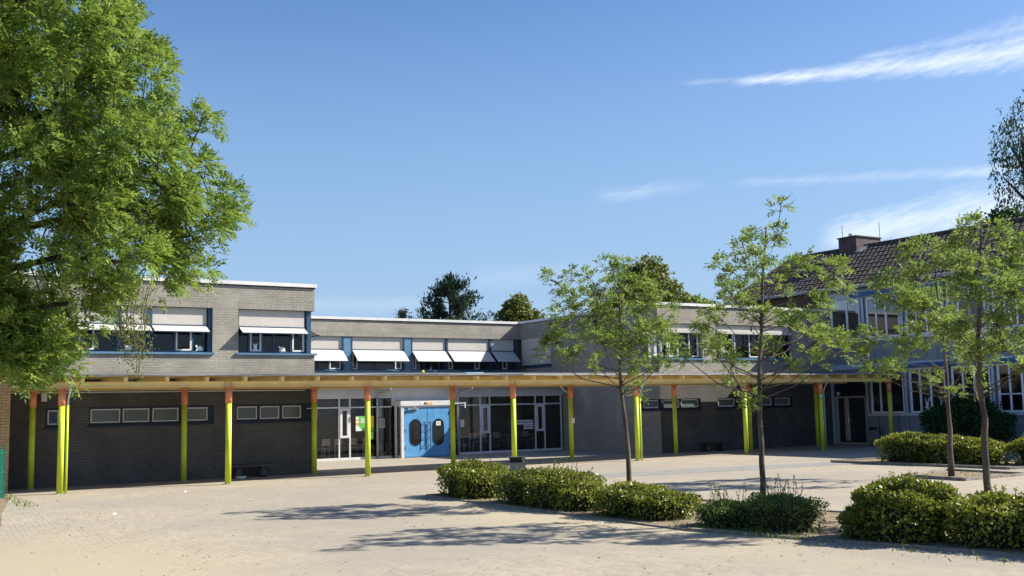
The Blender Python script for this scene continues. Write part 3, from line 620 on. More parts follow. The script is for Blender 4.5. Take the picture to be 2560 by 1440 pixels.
# ------------------------------------------------------------------ covered walkway
CN = thing('walkway_canopy', 'long low walkway canopy with ochre beams on lime green columns with orange collars', 'canopy', (20, 32.5, 0))
x0, x1 = 4.18, 40.25
rm = MB(); rm.hexa([(x0, 30.97, 3.185), (x1, 30.97, 3.185), (x1, 34.44, 3.24), (x0, 34.44, 3.24), (x0, 30.97, 3.205), (x1, 30.97, 3.205), (x1, 34.44, 3.40), (x0, 34.44, 3.40)]); build('roof_slab', rm, 'roofing', CN)
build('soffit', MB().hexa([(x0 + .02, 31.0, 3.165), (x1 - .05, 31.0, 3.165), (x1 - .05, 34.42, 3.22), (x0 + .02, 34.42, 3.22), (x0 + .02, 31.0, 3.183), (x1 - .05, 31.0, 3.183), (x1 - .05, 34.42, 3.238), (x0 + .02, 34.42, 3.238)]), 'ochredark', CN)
ed = MB(); k = 60
for i in range(k):
    a, b_ = x0 + (x1 - x0) * i / k, x0 + (x1 - x0) * (i + 1) / k; h1, h2 = .008 * math.sin(i * 1.7), .008 * math.sin((i + 1) * 1.7)
    ed.hexa([(a, 30.93, 3.178 + h1), (b_, 30.93, 3.178 + h2), (b_, 30.968, 3.178 + h2), (a, 30.968, 3.178 + h1), (a, 30.93, 3.214 + h1), (b_, 30.93, 3.214 + h2), (b_, 30.968, 3.214 + h2), (a, 30.968, 3.214 + h1)])
build('roof_edge', ed, 'zinc', CN)
def ibeam(name, y, z0, z1, xa, xb):
    q = MB(); q.box(xa, xb, y - .012, y + .012, z0 + .014, z1 - .014); q.box(xa, xb, y - .075, y + .075, z0, z0 + .013); q.box(xa, xb, y - .075, y + .075, z1 - .013, z1); return build(name, q, 'ochre', CN)
ibeam('front_beam', 31.35, 2.87, 3.035, 4.2, 39.95); ibeam('rear_beam', 33.9, 2.85, 3.035, 4.1, 39.95)
xr = [x0 + .3 + i * 1.145 for i in range(31)]
for x in xr: build('rafter', MB().hexa([(x - .045, 31.02, 3.037), (x + .045, 31.02, 3.037), (x + .045, 34.42, 3.037), (x - .045, 34.42, 3.037), (x - .045, 31.02, 3.163), (x + .045, 31.02, 3.163), (x + .045, 34.42, 3.218), (x - .045, 34.42, 3.218)]), 'ochre', CN)
def column(x, y, zt):
    sh = MB().cyl(x, y, .012, 2.40, .088, 24); o = build('column', sh, 'lime', CN, True)
    build('collar', MB().cyl(x, y, 2.395, zt - .03, .102, 24), 'orange', o, True)
    build('base_plate', MB().box(x - .13, x + .13, y - .13, y + .13, 0, .012), 'pipe', o)
    build('head_plate', MB().box(x - .14, x + .14, y - .11, y + .11, zt - .03, zt - .002), 'orange', o)
    s_ = MB()
    for dx in (-.09, .09): s_.box(x + dx - .006, x + dx + .006, y - .072, y - .013, zt + .014, zt + .15)
    build('stiffener', s_, 'ochre', o)
XF = [5.16, 9.79, 14.29, 19.81, 25.26, 30.83, 35.28, 39.73]; XB = [4.78, 9.18, 13.5, 18.81, 24.06, 29.34, 33.61, 37.84]
for x in XF: column(x, 31.35, 2.87)
for x in XB: column(x, 33.9, 2.87)
for x in (5.35, 25.45, 35.47): build('downpipe', MB().tube([(x, 31.0, 3.12), (x - .02, 31.08, 2.9), (x - .05, 31.28, 2.55), (x - .05, 31.30, 2.4)], .03, 8), 'zinc', CN, True); build('downpipe', MB().tube([(x - .05, 31.30, 2.4), (x - .05, 31.30, 0)], .034, 8), 'lime' if x < 30 else 'pipe', CN, True)
build('pipe_brace', MB().tube([(23.85, 33.85, 2.62), (23.45, 33.75, 2.88)], .025, 6), 'zinc', CN); build('column_label', MB().wb(Wf((24.06, 33.794, 0), (1, 0, 0), (0, -1, 0)), -.05, .09, 1.42, 1.62, .001, .006), 'paper', CN)
build('bulkhead_light', MB().tube([(35.18, 31.24, 2.28), (35.18, 31.19, 2.28)], .06, 10), 'paper', CN, True)
tag(build('end_board', MB().box(4.12, 5.2, 33.2, 33.24, 2.93, 3.0), 'white', CN))
tag(build('cable', MB().tube([(x, 30.915, 3.20 + .015 * math.sin(x * 1.3)) for x in np.linspace(4.4, 20, 34)], .009, 5), 'black', CN))
o = build('ball', MB().tube([(17.1, 32.9, 3.32 + .055 - .055 * math.cos(a)) for a in np.linspace(.01, 3.13, 9)], [.055 * math.sin(a) for a in np.linspace(.01, 3.13, 9)], 12), 'ball', None, True, (17.1, 32.9, 3.31)); tag(o, 'small yellow ball lying on the canopy roof', 'ball')
tag(build('cloth_sheet', MB().hexa([(19.0, 33.2, 3.335), (19.8, 33.3, 3.34), (19.75, 33.6, 3.36), (19.05, 33.5, 3.355), (19.02, 33.2, 3.36), (19.78, 33.3, 3.37), (19.7, 33.58, 3.38), (19.1, 33.5, 3.375)]), 'towel', None, loc=(19.4, 33.4, 3.33)), 'pale blue sheet lying flat on the canopy roof', 'sheet')

# ------------------------------------------------------------------ old building with tiled roof
RB = thing('tiled_roof_building', 'two-storey grey clad building with brown tiled roof, chimney and white framed windows', 'building', (46, 33, 0))
KR = .9695; RB.location = (46 * KR, 33 * KR, 2.1 * (1 - KR)); RB.scale = (KR, KR, KR)   # drawn a little large, set down at its true size
OB = Wf((41.6, 0, 0), (0, 1, 0), (-1, 0, 0)); YA, YB = 18.0, 42.8
bays = [33.93 - 2.21 * k for k in range(7)]
holesU = [(34.28, 36.12, 4.98, 6.98)] + [(y - 1.93, y, 4.98, 6.98) for y in bays]; holesL = [(y - 1.93, y, 1.42, 3.5) for y in bays] + [(34.18, 36.1, -.06, 3.45)]
wl = MB(); wl.wall(OB, YA, YB, -.12, 7.5, holesU + holesL, .2); wl.wall(Wf((0, YA, 0), (1, 0, 0), (0, -1, 0)), 41.6, 51.6, -.12, 7.5); wl.wall(Wf((0, YB, 0), (1, 0, 0), (0, 1, 0)), 41.6, 51.6, -.12, 7.5); wl.wall(Wf((51.6, 0, 0), (0, 1, 0), (1, 0, 0)), YA, YB, -.12, 7.5)
wl.quad((41.6, YB, 7.5), (51.6, YB, 7.5), (46.6, YB, 10.2)); wl.quad((41.6, YA, 7.5), (51.6, YA, 7.5), (46.6, YA, 10.2)); wl.box(41.9, 51, YA + .3, YB - .3, 3.7, 3.9); wl.box(45.5, 45.6, YA + .3, YB - .3, 0, 7.3)
build('wall', wl, 'slate', RB)
build('brick_gable', MB().wb(OB, 36.3, 42.79, 6.5, 7.45, .0, .02), 'brown', RB)
build('trim_band', MB().wb(OB, YA, 36.2, 3.56, 3.80, .0, .03).wb(OB, YA, 36.2, 6.99, 7.36, 0, .03), 'trim', RB)
build('window_sill', MB().wb(OB, YA, 34.05, 1.31, 1.42, -.19, .08), 'frame', RB); build('window_sill', MB().wb(OB, YA, 36.2, 4.86, 4.97, -.19, .08), 'frame', RB)
for (y0, y1) in ((29.2, 34.3), (22.5, 27.6)): build('awning_case', MB().wb(OB, y0, y1, 3.52, 3.70, .031, .24), 'bluebox', RB)
for (y0, y1) in ((29.9, 34.75), (23.0, 29.6)): build('awning_case', MB().wb(OB, y0, y1, 7.04, 7.24, .031, .2), 'bluebox', RB)
def oldwin(y0, y1, z0, z1, low):
    o = window(OB, RB, y0, y1, z0, z1, -.06, (y0 + .78,), fm='whiteframe', t=.085, pm='glass')
    mid = y0 + .78; build('glazing_bar', MB().wb(OB, (mid + y1) / 2 - .035, (mid + y1) / 2 + .035, z0 + .08, z1 - .08, -.10, -.035), 'whiteframe', o)
    if low == 2: build('glazing_bar', MB().wb(OB, mid + .05, y1 - .09, z0 + .75, z0 + .80, -.10, -.035), 'whiteframe', o)
    zc = z0 + (z1 - z0) * (.55 if not low else .80)
    if low != 1: build('roller_blind', MB().wb(OB, y0 + .09, y1 - .09, zc, z1 - .08, -.20, -.19), 'curtain', o)
window(OB, RB, 34.3, 36.1, 4.99, 6.97, -.06, (35.1,), fm='whiteframe', t=.085)
for k, y in enumerate(bays): oldwin(y - 1.91, y - .02, 4.99, 6.97, 0); oldwin(y - 1.91, y - .02, 1.43, 3.49, (1, 0, 2, 2, 0, 1, 0)[k])
pp = MB()
for y in [36.2] + bays:
    for (z0, z1) in ((1.42, 3.52), (4.98, 6.98)):
        if y < 36: pp.wb(OB, y + .03, y + .07, z0, z1, .001, .03); pp.wb(OB, y + .20, y + .24, z0, z1, .001, .03)
build_each('blue_rail', pp, 'blue', RB); pp = MB()
for y in bays:
    for (z0, z1) in ((1.42, 3.52), (4.98, 6.98)): pp.wb(OB, y + .071, y + .199, z0, z1, .001, .05)
build_each('window_pier', pp, 'trim', RB); build('corner_post', MB().wb(OB, 36.12, 36.2, -.06, 3.55, .001, .08), 'trim', RB)
dr = MB().frame(OB, 34.2, 36.08, -.05, 2.27, -.15, -.03, .09); dr.wb(OB, 35.34, 35.52, .12, 2.18, -.145, -.02); d = build('glass_door', dr, 'beige', RB)
build('pane', MB().quad(OB.p(34.28, .1, -.1), OB.p(36, .1, -.1), OB.p(36, 2.2, -.1), OB.p(34.28, 2.2, -.1)), 'darkglass', d); build('handle', MB().tube([OB.p(35.28, .95, 0), OB.p(35.28, 1.25, 0)], .015, 6), 'chrome', d)
build('door_overpanel', MB().wb(OB, 34.2, 36.08, 2.28, 3.44, -.16, -.05), 'navy', RB); build('fanlight_frame', MB().frame(OB, 34.25, 36.0, 3.0, 3.43, -.05, -.02, .06), 'frame', RB)
build('door_lamp', MB().tube([OB.p(35.82, 2.40, -.05), OB.p(35.82, 2.40, .06)], .085, 14), 'paper', RB, True)
# gutter, tiles, chimney
build('gutter', MB().tube([(41.12, YA - .3, 7.52), (41.12, YB + .2, 7.52)], .075, 8), 'pipe', RB); build('eaves_board', MB().box(41.15, 41.6, YA - .2, YB + .1, 7.44, 7.48), 'bluebox', RB)
tl = MB(); EV, RG = Vector((41.15, 0, 7.56)), Vector((46.6, 0, 10.32)); rows = 18; sl = (RG - EV) / rows; nrm = Vector((-sl.z, 0, sl.x)).normalized()
ncol = int((YB - YA + .5) / .3); per = 6
for r in range(rows):
    i0 = len(tl.v); base = EV + sl * r
    for c_ in range(ncol * per + 1):
        yy = YA - .25 + c_ * .3 / per; hgt = .014 * math.sin(2 * math.pi * c_ / per + (math.pi if r % 2 else 0)); sag = .01 * math.sin(r * 2.1 + c_ * .13)
        for (q, e) in ((base, .045), (base + sl * 1.04, .004)): pnt = q + nrm * (e + hgt + sag); tl.v.append((pnt.x, yy, pnt.z))
        pnt = base + nrm * (hgt + sag - .01); tl.v.append((pnt.x, yy, pnt.z))
    for c_ in range(ncol * per):
        a = i0 + 3 * c_; tl.f += [(a, a + 3, a + 4, a + 1), (a + 2, a + 5, a + 3, a)]
rfo = build('tiled_roof', tl, 'tile', RB)
build('rear_slope', MB().quad((46.6, YA - .25, 10.3), (46.6, YB + .2, 10.3), (52.1, YB + .2, 7.5), (52.1, YA - .25, 7.5)), 'tile', RB)
rg = MB()
y = YA - .2
while y < YB + .1: rg.tube([(46.6, y, 10.33), (46.6, y + .36, 10.36)], [.12, .10], 10); y += .34
build('ridge_tile', rg, 'tile', RB, True); build('verge_board', MB().hexa([(41.1, YB + .2, 7.42), (46.6, YB + .2, 10.2), (46.6, YB + .24, 10.2), (41.1, YB + .24, 7.42), (41.1, YB + .2, 7.62), (46.6, YB + .2, 10.4), (46.6, YB + .24, 10.4), (41.1, YB + .24, 7.62)]), 'clad', RB)
cm = MB().box(45.9, 47.9, 37.75, 38.95, 9.0, 10.84); cm.box(45.84, 47.96, 37.69, 39.01, 10.84, 10.90); c_o = build('chimney', cm, 'clad', RB)
build('flue_pot', MB().cyl(46.4, 38.5, 10.9, 11.12, .13, 12).cyl(47.1, 38.3, 10.9, 11.0, .11, 12), 'white', c_o); build('lightning_rod', MB().tube([(46.2, 38.9, 10.9), (46.2, 38.9, 11.6)], .018, 5), 'pipe', c_o); build('lightning_rod', MB().tube([(47.85, 37.75, 10.9), (47.85, 37.75, 11.75)], .018, 5), 'pipe', c_o)
build('flashing', MB().hexa([(45.75, 37.4, 9.82), (46.5, 37.4, 10.2), (46.5, 37.74, 10.2), (45.75, 37.74, 9.82), (45.75, 37.4, 9.98), (46.5, 37.4, 10.36), (46.5, 37.74, 10.36), (45.75, 37.74, 9.98)]), 'slate', c_o)
def rabbit(y, label):
    t_ = thing('window_rabbit', label, 'decoration', (41.655 * KR, y * KR, 1.5), 'paper rabbits in the window'); W_ = Wf((41.655 * KR, y * KR, 0), (0, 1, 0), (-1, 0, 0))
    e = lambda ca, cz, ra, rz: [(ca + ra * math.cos(a), cz + rz * math.sin(a)) for a in np.linspace(0, 6.28, 15)[:-1]]
    build('rabbit_body', MB().prism(W_, e(0, 1.62, .12, .15), -.004, 0), 'paper', t_); build('rabbit_head', MB().prism(W_, e(0, 1.84, .08, .085), -.003, .001), 'paper', t_)
    for sd in (-1, 1): build('rabbit_ear', MB().prism(W_, [(sd * .02, 1.90), (sd * .06, 1.90), (sd * .11, 2.10), (sd * .075, 2.10)], -.002, .002), 'paper', t_)
rabbit(30.83, 'white paper rabbit in the lower right-hand window, the one nearer the green column'); rabbit(30.05, 'white paper rabbit in the lower right-hand window, the one nearer the thin tree trunk')

# ------------------------------------------------------------------ tan brick house at the left edge, fence
TB = thing('tan_brick_building', 'tan brick wall end of a building at the left edge beside the canopy', 'building', (0, 36, 0))
tbm = MB().box(-8, 4.1, 33.25, 44, 0, 5.25); build('wall', tbm, 'tan', TB); build('roof_edge', MB().box(-8.05, 4.15, 33.2, 44.05, 5.25, 5.37), 'coping', TB)
FE = thing('green_fence', 'green metal fence at the left edge in front of the tan brick wall', 'fence', (3.6, 29, 0))
def fpt(t_): return (3.70 - 1.4 * t_, 30.9 - 6 * t_)
fb = MB()
for i in range(85):
    x, y = fpt(i / 84); fb.box(x - .008, x + .008, y - .03, y + .03, .06, 1.30)
build('fence_panel', fb, 'fence', FE); rl = MB()
for z in (.2, .7, 1.2): rl.tube([(*fpt(0), z), (*fpt(1), z)], .016, 6)
build('fence_rail', rl, 'fence', FE)
for k in range(5): x, y = fpt(k / 4); build('fence_post', MB().box(x - .03, x + .03, y - .03, y + .03, 0, 1.37), 'fence', FE)

# ------------------------------------------------------------------ benches, bins, planters
def bench(label, xa, xb, y, legs, z):
    t_ = thing('bench', label, 'bench', ((xa + xb) / 2, y, 0), 'benches under the canopy'); build('seat', MB().box(xa, xb, y - .2, y + .2, z - .05, z), 'bindark', t_)
    for l in legs: build('leg', MB().tube([(l, y, 0), (l, y, .05), (l, y, .14), (l, y, .22), (l, y, .30), (l, y, z - .05)], [.14, .165, .16, .12, .13, .15], 14), 'bindark', t_, True)
bench('dark bench on two rounded feet against the left brick wall', 10.75, 12.15, 34.15, (11.0, 11.82), .40); bench('dark bench on two rounded feet against the right brick wall', 31.6, 33.15, 34.75, (31.92, 32.8), .40)
tag(build('dish', MB().tube([(10.94, 33.7, .0), (10.94, 33.7, .02), (10.94, 33.7, .07)], [.10, .15, .19], 16), 'paper', None, True, (10.94, 33.7, 0)), 'white dish on the ground under the left bench', 'dish')
def litter_bin(label, x, y, rz, zt, body):
    t_ = thing('litter_bin', label, 'bin', (0, 0, 0), 'litter bins'); w2 = .16
    build('body', MB().box(-w2, w2, -.15, .15, .12, zt - .14), body, t_); build('hood', MB().box(-w2 - .02, w2 + .02, -.17, .17, zt - .03, zt).box(-w2, -w2 + .03, -.15, .15, zt - .14, zt - .03).box(w2 - .03, w2, -.15, .15, zt - .14, zt - .03).box(-w2 + .03, w2 - .03, .12, .15, zt - .14, zt - .03), 'bindark', t_)
    build('opening', MB().box(-w2 + .031, w2 - .031, -.12, .119, zt - .139, zt - .032), 'black', t_); build('post', MB().box(.175, .235, -.03, .03, 0, zt + .01), 'bin', t_); build('lock_plate', MB().box(-.05, .1, -.157, -.151, zt - .22, zt - .16), 'bin', t_)
    t_.location = (x, y, 0); t_.rotation_euler = (0, 0, rz)
litter_bin('grey litter bin with black opening behind the left hedge', 14.32, 22.6, -.55, .86, 'bin'); litter_bin('grey litter bin standing against the grey wall near the glass door', 39.95, 32.45, -1.57, .84, 'bin')
def planter(label, pts):
    q = MB(); kerb_run(q, pts, .08, .08); t_ = thing('planter_edging', label, 'planter', (pts[0][0], pts[0][1], 0), 'edged tree planters'); build('edging', q, 'kerb', t_)
    build('soil', MB().quad(*[(x, y, .03) for x, y in pts[:4]]), 'soil', t_)
planter('low square concrete edging around the slim tree in the middle of the yard', [(24.3, 18.9), (26.9, 19.4), (26.7, 16.9), (24.1, 16.9), (24.3, 18.9)]); planter('low concrete edging under the rear clipped hedge', [(28.5, 25.0), (32.5, 24.6), (31.2, 18.0), (28.6, 18.6), (28.5, 25.0)])

# ------------------------------------------------------------------ trees
UV, VV = np.array([math.cos(YAW), -math.sin(YAW), 0]), np.array([math.sin(YAW), math.cos(YAW), 0])
def ash_tree(label, base, spine, r0, clusters, seed, k=1.0, depthf=.8, dens=15, cat='tree', nleaf=6, group='young ash trees in the yard'):
    """trunk with a leader, a limb to every leaf cluster, bunches of pinnate leaves"""
    if k != 1.0:
        spine = [(spine[0][0] * k, 0)] + [(u * k, 2.1 + (z - 2.1) * k) for u, z in spine]; clusters = [(u * k, 2.06 + (z - .06 - 2.1) * k - .05 * max(0, z - 3.5), r * k) for u, z, r in clusters]
    rng = np.random.default_rng(seed); B = np.array([*base, 0.0]); t_ = thing('ash_tree', label, cat, tuple(B), group)
    P3 = lambda u, v, z: B + UV * u + VV * v + np.array([0, 0, z])
    sp_ = [P3(u, 0, z) for u, z in spine]; zs = [z for _, z in spine]; top = zs[-1]
    tb = MB(); rad = [r0 * (1.35 if i == 0 else 1) * max(.1, (1 - .85 * max(0, z) / top)) ** .8 for i, z in enumerate(zs)]; fine_z = np.linspace(0, top, 16)
    line = [np.array([np.interp(z, zs, [q[i] for q in sp_]) for i in range(3)]) + rng.normal(0, .012, 3) * (z > .3) for z in fine_z]
    for q, z in zip(line, fine_z): q[2] = z
    tb.tube(line, list(np.interp(fine_z, zs, rad)), 9)
    at = lambda z: np.array([np.interp(z, fine_z, [q[i] for q in line]) for i in range(3)])
    fork = min(z - r for _, z, r in clusters) + .15; umax = max(abs(u) for u, _, _ in clusters); TT, MM = [], []
    for (u, z, r) in clusters:
        half = math.sqrt(max(.05, (umax * 1.02) ** 2 - u * u)); v = rng.uniform(-1, 1) * half * depthf; c = P3(u, v, z); au = at(min(z, top))
        dist = np.linalg.norm((c - au)[:2]); z0 = np.clip(z - .22 - .28 * dist - .25 * rng.random(), fork * .95, top - .15)
        a = at(z0); mid = a + (c - a) * .5 + np.array([0, 0, -.10 * dist]) + rng.normal(0, .04, 3); rr = np.interp(z0, zs, rad) * .42
        tb.tube([a, a * .7 + mid * .3 + rng.normal(0, .02, 3), mid, c], [rr, rr * .75, rr * .55, .008], 6)
        n = max(3, int(dens * (r / (.45 * k)) ** 2)); pts = c + unit(rng.normal(0, 1, (n, 3))) * (.85 * r * rng.random((n, 1)) ** .4) * np.array([1, 1, .85])
        out = (pts - c) / r * .7 + (c - au) * np.array([1, 1, .3]) / (dist + .3) * .6 + np.array([0, 0, .55])
        for q in pts: w_ = c + (q - c) * .5 + np.array([0, 0, -.06]); tb.tube([c - (c - mid) * .2 * rng.random(), w_, q], [.009, .006, .004], 4, False)
        TT.append(pts); MM.append(out)
    build('trunk', tb, 'bark', t_, True); T, Mx = np.concatenate(TT), np.concatenate(MM)
    Bp, D, L = tufts(rng, T, Mx, nleaf, (.2 * max(k, .8), .28 * max(k, .8))); leaf_mesh('crown', *pinnate(rng, Bp, D, L), 'leafash', t_, tuple(B)); return t_
T1 = [(-1.81,5.61,.30),(-1.30,5.65,.25),(-1.42,4.83,.56),(-1.75,3.97,.46),(-1.25,3.65,.51),(-2.07,3.55,.22),(-.83,4.35,.61),(-.59,5.27,.56),(.02,5.36,.61),(.52,5.04,.61),(-.21,4.65,.71),(.39,4.23,.66),(-.03,3.73,.61),(-.74,3.74,.46),(.89,3.91,.46),(.98,3.50,.36),(.66,3.10,.36),(-.66,3.23,.30),(.15,3.21,.41),(.24,2.76,.25),(-.89,5.69,.30),(-.38,5.73,.36),(1.21,4.31,.30),(1.33,4.77,.25),(.44,2.60,.20),(-.17,5.88,.25),(-1.54,4.37,.46)]
T2 = [(.36,6.77,.19),(.11,6.50,.24),(.58,6.39,.21),(.62,6.20,.19),(-.48,6.03,.33),(-.11,5.83,.38),(.36,5.72,.38),(.88,5.62,.38),(-.60,5.46,.42),(-.14,5.25,.52),(.44,5.34,.47),(-.82,4.79,.38),(-.35,4.69,.47),(.71,5.04,.33),(-.75,4.31,.38),(1.28,5.13,.38),(1.67,5.31,.28),(2.05,5.40,.33),(2.12,4.92,.33),(1.45,4.65,.38),(1.91,4.45,.28),(-1.23,4.13,.38),(-.96,3.66,.42),(-.59,3.46,.42),(-1.17,3.28,.42),(.10,4.20,.42),(.66,4.00,.47),(1.14,4.27,.42),(1.60,4.07,.42),(1.77,3.69,.38),(.91,3.52,.42),(.35,3.53,.47),(1.56,3.23,.33),(2.05,3.69,.28),(2.09,3.40,.24),(-.33,3.08,.42),(-.26,2.61,.28),(-.28,2.14,.17),(.01,2.23,.19),(-1.63,3.39,.28),(.52,3.06,.33)]
T3 = [(-.89,5.94,.43),(-1.26,5.29,.48),(-.60,5.39,.54),(-1.62,4.65,.54),(-.98,4.53,.65),(-.31,4.84,.59),(-1.89,3.68,.43),(-1.15,3.56,.65),(-.38,3.86,.65),(-2.13,3.36,.38),(-.76,2.91,.48),(-1.51,2.92,.38),(0,3.10,.43),(-.25,2.47,.22),(.08,2.67,.22),(0,2.20,.19),(.07,5.70,.48),(-.10,6.36,.38),(.53,6.13,.48),(.78,5.03,.54),(.71,3.95,.54)]
T4 = [(.26,6.29,.46),(.71,6.09,.41),(.03,5.73,.55),(.65,5.34,.60),(1.15,5.71,.46),(-.29,5.18,.55),(.33,4.69,.64),(.98,4.77,.55),(-.52,4.53,.51),(0,3.96,.60),(.64,3.94,.55),(1.22,4.21,.55),(-.48,3.69,.46),(.32,3.30,.55),(.97,3.38,.51),(-.24,3.13,.37),(.66,2.93,.37),(1.55,4.95,.55),(1.43,3.37,.55),(.35,2.39,.23),(.64,2.65,.23)]
ash_tree('young ash tree with a rounded crown rising behind the left hedge', (14.62, 18.44), [(0, 0), (-.04, 1.21), (-.13, 2.21), (-.15, 2.92), (-.14, 4.24), (-.12, 5.7)], .062, T1, 1, .87, dens=12)
ash_tree('tall thin ash tree with sparse crown and bare leader behind the weedy shrub', (13.6, 13.45), [(0, 0), (-.02, 1.21), (-.02, 2.14), (.05, 3.07), (.16, 4.48), (.33, 6.25)], .056, T2, 2, .747, dens=8.5)
ash_tree('young ash tree with slim trunk in the square edged planter', (25.0, 17.9), [(0, 0), (.03, 1.51), (.04, 2.89), (.02, 4.18), (-.10, 6.1)], .066, T3, 3, 1.0, dens=14)
ash_tree('young ash tree with thick trunk rising behind the right hedge', (16.35, 11.03), [(0, 0), (0, 1.57), (-.02, 2.76), (.08, 3.86), (.29, 6.2)], .066, T4, 4, .74, dens=11)

# big ash at the left edge
POLY = [(-.91,9.89),(2.29,9.82),(2.84,8.5),(3.1,8.24),(3.17,7.79),(3.26,7.53),(3.6,7.68),(3.64,7.33),(3.98,7.13),(4.01,6.82),(4.29,6.69),(4.32,6.37),(4.42,6.12),(4.39,5.87),(4.27,5.78),(4.02,5.75),(4.0,5.44),(4.51,5.5),(4.45,5.25),(4.52,4.82),(4.28,4.64),(4.04,4.52),(3.55,4.47),(3.92,4.28),(3.8,4.04),(3.56,3.92),(3.57,3.62),(3.33,3.51),(2.96,3.69),(2.6,3.94),(2.0,3.59),(1.7,3.78),(1.83,3.36),(2.37,3.35),(2.38,2.93),(2.44,2.69),(1.85,2.61),(1.31,2.65),(1.13,2.74),(.35,2.76),(-.67,4.2)]
def inside(u, z):
    c = False; n = len(POLY)
    for i in range(n):
        (x1_, y1_), (x2_, y2_) = POLY[i], POLY[(i + 1) % n]
        if (y1_ > z) != (y2_ > z) and u < (x2_ - x1_) * (z - y1_) / (y2_ - y1_) + x1_: c = not c
    return c
rng = np.random.default_rng(11); B = np.array([.9, 18.0, 0]); BT = thing('ash_tree', 'large ash tree with dense leafy crown hanging in from the left edge', 'tree', tuple(B))
B0 = np.array([1.2, 18.0, 0]); P3 = lambda u, v, z: B0 + UV * u + VV * v + np.array([0, 0, z])
tb = MB(); tb.tube([P3(-.3, 0, 0), P3(-.35, 0, 1.5), P3(-.3, .1, 3.4), P3(-.2, .2, 5), P3(.1, .3, 7), P3(.4, .2, 9.4)], [.36, .28, .25, .2, .14, .04], 12)
limbs = [[(-.3, 0, 3.4), (.1, -.2, 4.2), (.5, -.35, 4.62), (.9, -.5, 4.78), (1.25, -.6, 4.85), (1.6, -.7, 5.0), (2.1, -.8, 5.15), (3.4, -.9, 5.0)], [(-.25, 0, 4.2), (.8, .5, 4.4), (1.5, .7, 4.6), (2.6, .9, 4.5)], [(-.2, .2, 5.2), (.3, .3, 5.9), (.8, .5, 6.5), (1.2, .55, 6.85), (1.7, .5, 7.15), (2.4, .3, 7.6)], [(-.1, .2, 5.8), (1, .8, 6.4), (2.1, .9, 6.9), (3.5, .8, 6.3)],
         [(.1, .3, 7), (.9, -.2, 8.2), (1.9, -.4, 8.9)], [(-.35, 0, 2.4), (.6, -.9, 2.9), (1.4, -1.1, 2.95), (2.1, -1.0, 2.95)], [(-.3, 0, 3.2), (1.0, .2, 3.7), (1.9, .1, 3.8)], [(-.2, .2, 5), (.4, -.1, 5.3), (1, -.4, 5.5), (2.2, -.6, 5.7), (3.4, -.5, 5.5)], [(-.2, .2, 4.6), (1, 1.4, 5.3), (2.4, 2, 5.6)]]
LP = []
for q in limbs:
    pts = [P3(*x) for x in q]; n = len(pts); tb.tube(pts, [.07 * (1 - i / n) + .010 for i in range(n)], 7)
    for a, b_ in zip(pts, pts[1:]): LP += [a + (b_ - a) * t_ for t_ in np.linspace(0, 1, 6)]
LP = np.array(LP); TT, MM = [], []
ccs = []; tries = 0
while len(ccs) < 300 and tries < 20000:
    tries += 1; u, z = rng.uniform(-.9, 4.5), rng.uniform(2.55, 9.9)
    if not (inside(u + .3, z) and inside(u, z - .12)): continue
    if .5 < u < 1.45 and 4.45 < z < 5.25 and rng.random() < .75: continue   # the gap with the bare limb
    if .4 < u < 1.0 and 6.2 < z < 6.9 and rng.random() < .5: continue
    ext = max(.25, min(2.3, 1.9 * math.sqrt(max(0, 1 - ((u - .6) / 4.2) ** 2)) * (1 if z > 3.5 else .55))); ccs.append((u, rng.uniform(-1, 1) * ext, z))
ccs += [(rng.uniform(.7, 1.6), rng.uniform(-1.5, -.5), rng.uniform(2.95, 4.1)) for _ in range(26)] + [(rng.uniform(1.5, 2.25), rng.uniform(-1.3, -.4), rng.uniform(2.8, 3.2)) for _ in range(9)]
for (u, v, z) in ccs:
    c = P3(u, v, z); r = rng.uniform(.22, .38)
    if not (inside(u + r * .7, z) and inside(u, z - r * .7)): r *= .62
    k = np.argmin(((LP - c) ** 2).sum(1)); tb.tube([LP[k], (LP[k] + c) / 2 + rng.normal(0, .06, 3), c], [.016, .010, .004], 5, False)
    n = int(13 * (r / .3) ** 2) + 3; pts = c + unit(rng.normal(0, 1, (n, 3))) * (r * rng.random((n, 1)) ** .4)
    TT.append(pts); MM.append((pts - c) / r * .8 + UV * (.25 + .12 * u) + np.array([0, 0, .35]) - VV * .15)
build('trunk', tb, 'barkdark', BT, True); T, Mx = np.concatenate(TT), np.concatenate(MM); Bp, D, L = tufts(rng, T, Mx, 6, (.18, .27)); leaf_mesh('crown', *pinnate(rng, Bp, D, L, 5, .085, .40), 'leafbig', BT, tuple(B))
# hanging bunches of seeds under the crown
SP, SD, SN, SL, SW_, ST = [], [], [], [], [], []; hb = MB()
for (u, v, z0, z1) in ((3.10, -.9, 3.9, 2.85), (3.28, -.85, 4.0, 2.62), (3.38, -.8, 3.9, 2.95), (3.22, -.95, 4.1, 3.2), (1.95, -.6, 3.8, 3.0), (2.02, -.65, 3.7, 3.15), (3.05, -.7, 3.8, 3.2), (3.45, -.9, 4.1, 3.3), (3.30, -1, 3.6, 2.72)):
    zz = np.linspace(z0, z1, 12); pts = [P3(u + .05 * math.sin(z * 5), v, z) for z in zz]; hb.tube(pts, .006, 4, False)
    for q in pts[2:]:
        m_ = 20; SP.append(q + rng.normal(0, .065, (m_, 3))); SD.append(unit(rng.normal(0, .5, (m_, 3)) + np.array([0, 0, -1]))); SN.append(unit(rng.normal(0, 1, (m_, 3)))); SL.append(rng.uniform(.035, .055, m_)); ST.append(rng.random(m_))
SL = np.concatenate(SL); leaf_mesh('seed_bunch', np.concatenate(SP), np.concatenate(SD), np.concatenate(SN), SL, SL * .4, np.concatenate(ST), 'seed', BT, tuple(B)); build_each('hanging_twig', hb, 'bark', BT)

